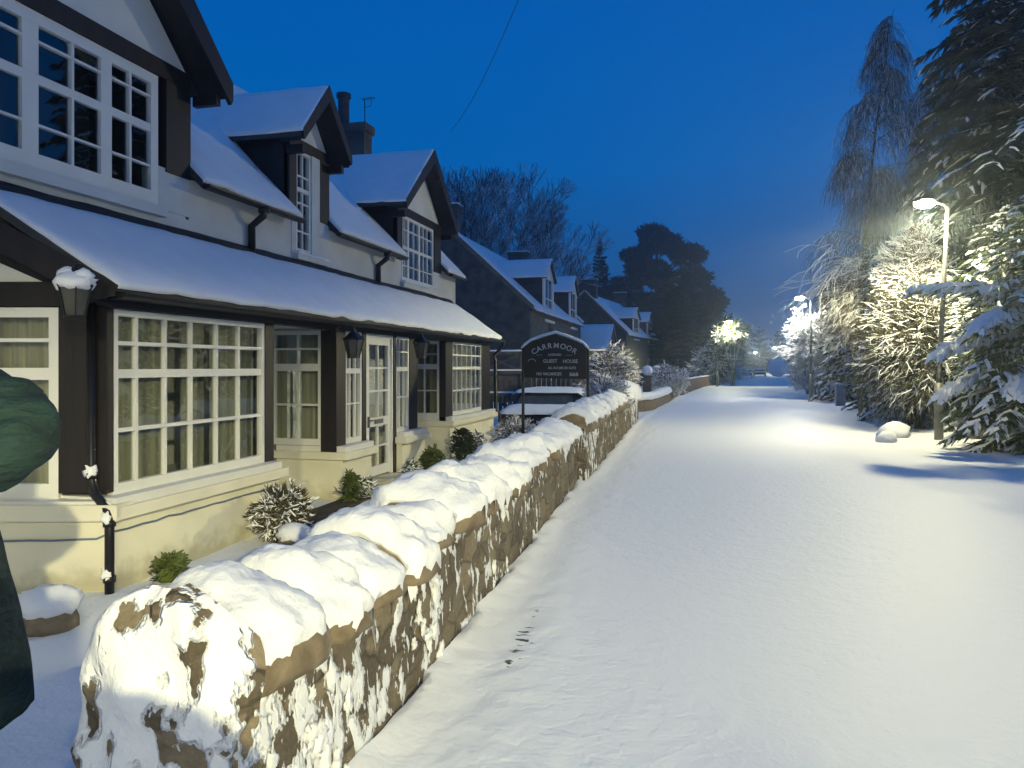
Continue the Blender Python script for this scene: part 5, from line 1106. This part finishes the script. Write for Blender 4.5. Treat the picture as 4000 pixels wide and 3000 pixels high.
# ================================================================== PEOPLE
def person(loc, rz, label):
    r = thing('person', loc, label, 'person', None, rz); local()
    # body: one skinned surface, hands in the coat pockets
    P = {'pel': (0, 0, .98), 'wa': (0, 0, 1.12), 'ch': (0, 0, 1.36), 'nk': (0, .01, 1.55), 'hd': (0, -.01, 1.66), 'tp': (0, 0, 1.80)}
    R = {'pel': .16, 'wa': .14, 'ch': .17, 'nk': .06, 'hd': .095, 'tp': .06}
    E = [('pel', 'wa'), ('wa', 'ch'), ('ch', 'nk'), ('nk', 'hd'), ('hd', 'tp')]
    for s, n in ((-1, 'l'), (1, 'r')):
        for k, p, rr in (('hip', (.10 * s, 0, .92), .10), ('kn', (.12 * s, -.02, .50), .062), ('an', (.12 * s, .02, .09), .045), ('to', (.13 * s, -.15, .05), .04), ('sh', (.20 * s, 0, 1.48), .065), ('el', (.41 * s, .0, 1.36), .05), ('wr', (.20 * s, -.13, 1.22 + .02 * s), .036), ('ha', (.10 * s, -.15, 1.22 + .02 * s), .035)): P[k + n] = p; R[k + n] = rr
        E += [('pel', 'hip' + n), ('hip' + n, 'kn' + n), ('kn' + n, 'an' + n), ('an' + n, 'to' + n), ('ch', 'sh' + n), ('sh' + n, 'el' + n), ('el' + n, 'wr' + n), ('wr' + n, 'ha' + n)]
    ks = list(P); me = bpy.data.meshes.new('body'); me.from_pydata([P[k] for k in ks], [(ks.index(a), ks.index(b)) for a, b in E], []); o = bpy.data.objects.new('body', me); COL.objects.link(o)
    md = o.modifiers.new('skin', 'SKIN'); me.skin_vertices  # radii
    for i, k in enumerate(ks): sv = me.skin_vertices[0].data[i]; sv.radius = (R[k], R[k] * .8); sv.use_root = (k == 'pel')
    o.modifiers.new('sub', 'SUBSURF').levels = 2; o.modifiers['sub'].render_levels = 2
    dg = bpy.context.evaluated_depsgraph_get(); dg.update(); nm_ = bpy.data.meshes.new_from_object(o.evaluated_get(dg)); bpy.data.objects.remove(o)
    nm_.materials.clear(); nm_.materials.append(trouser); nm_.polygons.foreach_set('use_smooth', [True] * len(nm_.polygons)); nm_.polygons.foreach_set('material_index', [0] * len(nm_.polygons)); b = bpy.data.objects.new('body', nm_); COL.objects.link(b); b.parent = r
    m = MB(); m.ball((0, -.02, 1.70), (.078, .098, .118), 18, 14); m.ball((0, -.122, 1.69), (.014, .022, .024), 8, 6); m.ball((0, -.105, 1.645), (.028, .012, .008), 8, 6)
    for s in (-1, 1): m.ball((s * .031, -.104, 1.715), (.014, .010, .009), 8, 6); m.ball((s * .080, 0, 1.69), (.012, .022, .03), 8, 6)
    m.build('head', skin_m, b, True)
    # coat: skirted torso and sleeves, with folds
    def smooth(L, k):
        out = []
        for i in range(len(L) - 1):
            p0, p1, p2, p3 = L[max(0, i - 1)], L[i], L[i + 1], L[min(len(L) - 1, i + 2)]
            for q in range(k):
                t = q / k; out.append(tuple(.5 * (2 * b + (c - a) * t + (2 * a - 5 * b + 4 * c - d) * t * t + (3 * b - a - 3 * c + d) * t ** 3) for a, b, c, d in zip(p0, p1, p2, p3)))
        return out + [L[-1]]
    m = MB(); secs = smooth([(.50, .31, .27), (.62, .305, .26), (.80, .29, .225), (1.0, .25, .185), (1.15, .22, .165), (1.32, .235, .165), (1.45, .225, .15), (1.52, .15, .12), (1.58, .085, .085)], 4); Rg = []
    for z, a, c in secs:
        row = []
        for q in range(56):
            t = 2 * PI * q / 56; k = 1 + .05 * fbm(math.cos(t) * 2.2, math.sin(t) * 2.2, z * 1.3, 3) + .015 * math.sin(z * 38 + 2 * math.cos(t)) * (1 if 1.0 < z < 1.4 else .3)
            row.append((a * math.cos(t) * k, .01 + c * math.sin(t) * k, z + (.012 * math.sin(t * 3) if z < .6 else 0)))
        Rg.append(row)
    m.rings(Rg); ct = m.build('coat', coat_m, r, True)
    for s in (-1, 1):
        m = MB(); pts = smooth([(.15 * s, .0, 1.47), (.235 * s, .01, 1.455), (.34 * s, .01, 1.42), (.415 * s, .01, 1.385), (.45 * s, -.02, 1.345), (.40 * s, -.07, 1.30), (.30 * s, -.13, 1.26), (.16 * s, -.185, 1.24 + .03 * s), (0, -.20, 1.24 + .035 * s)], 5)
        rr = smooth([(.095,), (.105,), (.103,), (.095,), (.082,), (.090,), (.086,), (.080,), (.072,)], 5)
        m.tube(pts, [x[0] * (1 + .05 * math.sin(i * 1.35)) for i, x in enumerate(rr)], 26)
        m.v = [tuple(Vector(v) + Vector((1, 1, 1)) * .012 * fbm(v[0] * 12, v[1] * 12, v[2] * 12, 2)) for v in m.v]
        m.build('sleeve', coat_m, ct, True)
    m = MB(); Rg = []
    for z, a, c, yo in ((1.54, .12, .12, .03), (1.62, .125, .13, .035), (1.72, .12, .13, .03), (1.80, .09, .10, .02), (1.84, .03, .035, .02)): Rg.append([(a * math.cos(t), yo + c * math.sin(t), z) for t in [-.25 * PI + 1.5 * PI * i / 20 for i in range(21)]])
    m.rings(Rg, cap=False, closed=False); m.build('hood', coat_m, ct, True)
    return r
pe = person((-2.33, 1.82, .02), math.radians(-4), 'person in a dark green coat, arms folded, at the left edge beside the wall end')
pe.scale = (1.0, 1.0, 1.015)
ph = copy_tree(pe); ph.location = (.16, -.42, 0); ph.rotation_euler = (0, 0, math.radians(200)); ph['label'] = 'person in a long dark coat standing behind the camera, arms folded'

# ================================================================== AIR
hz = bpy.data.materials.new('thin mist'); hz.use_nodes = True; t = hz.node_tree; t.nodes.clear(); o_ = N(t, 'ShaderNodeOutputMaterial'); v_ = N(t, 'ShaderNodeVolumePrincipled')
v_.inputs['Color'].default_value = (.7, .85, 1, 1); v_.inputs['Density'].default_value = .0025; v_.inputs['Anisotropy'].default_value = .72; t.links.new(v_.outputs[0], o_.inputs['Volume'])
m = MB(); m.box(-360, 360, -70, 720, -3, 26); ORG[0] = Vector((0, 0, 0)); o_ = m.build('haze', hz); o_['kind'] = 'stuff'
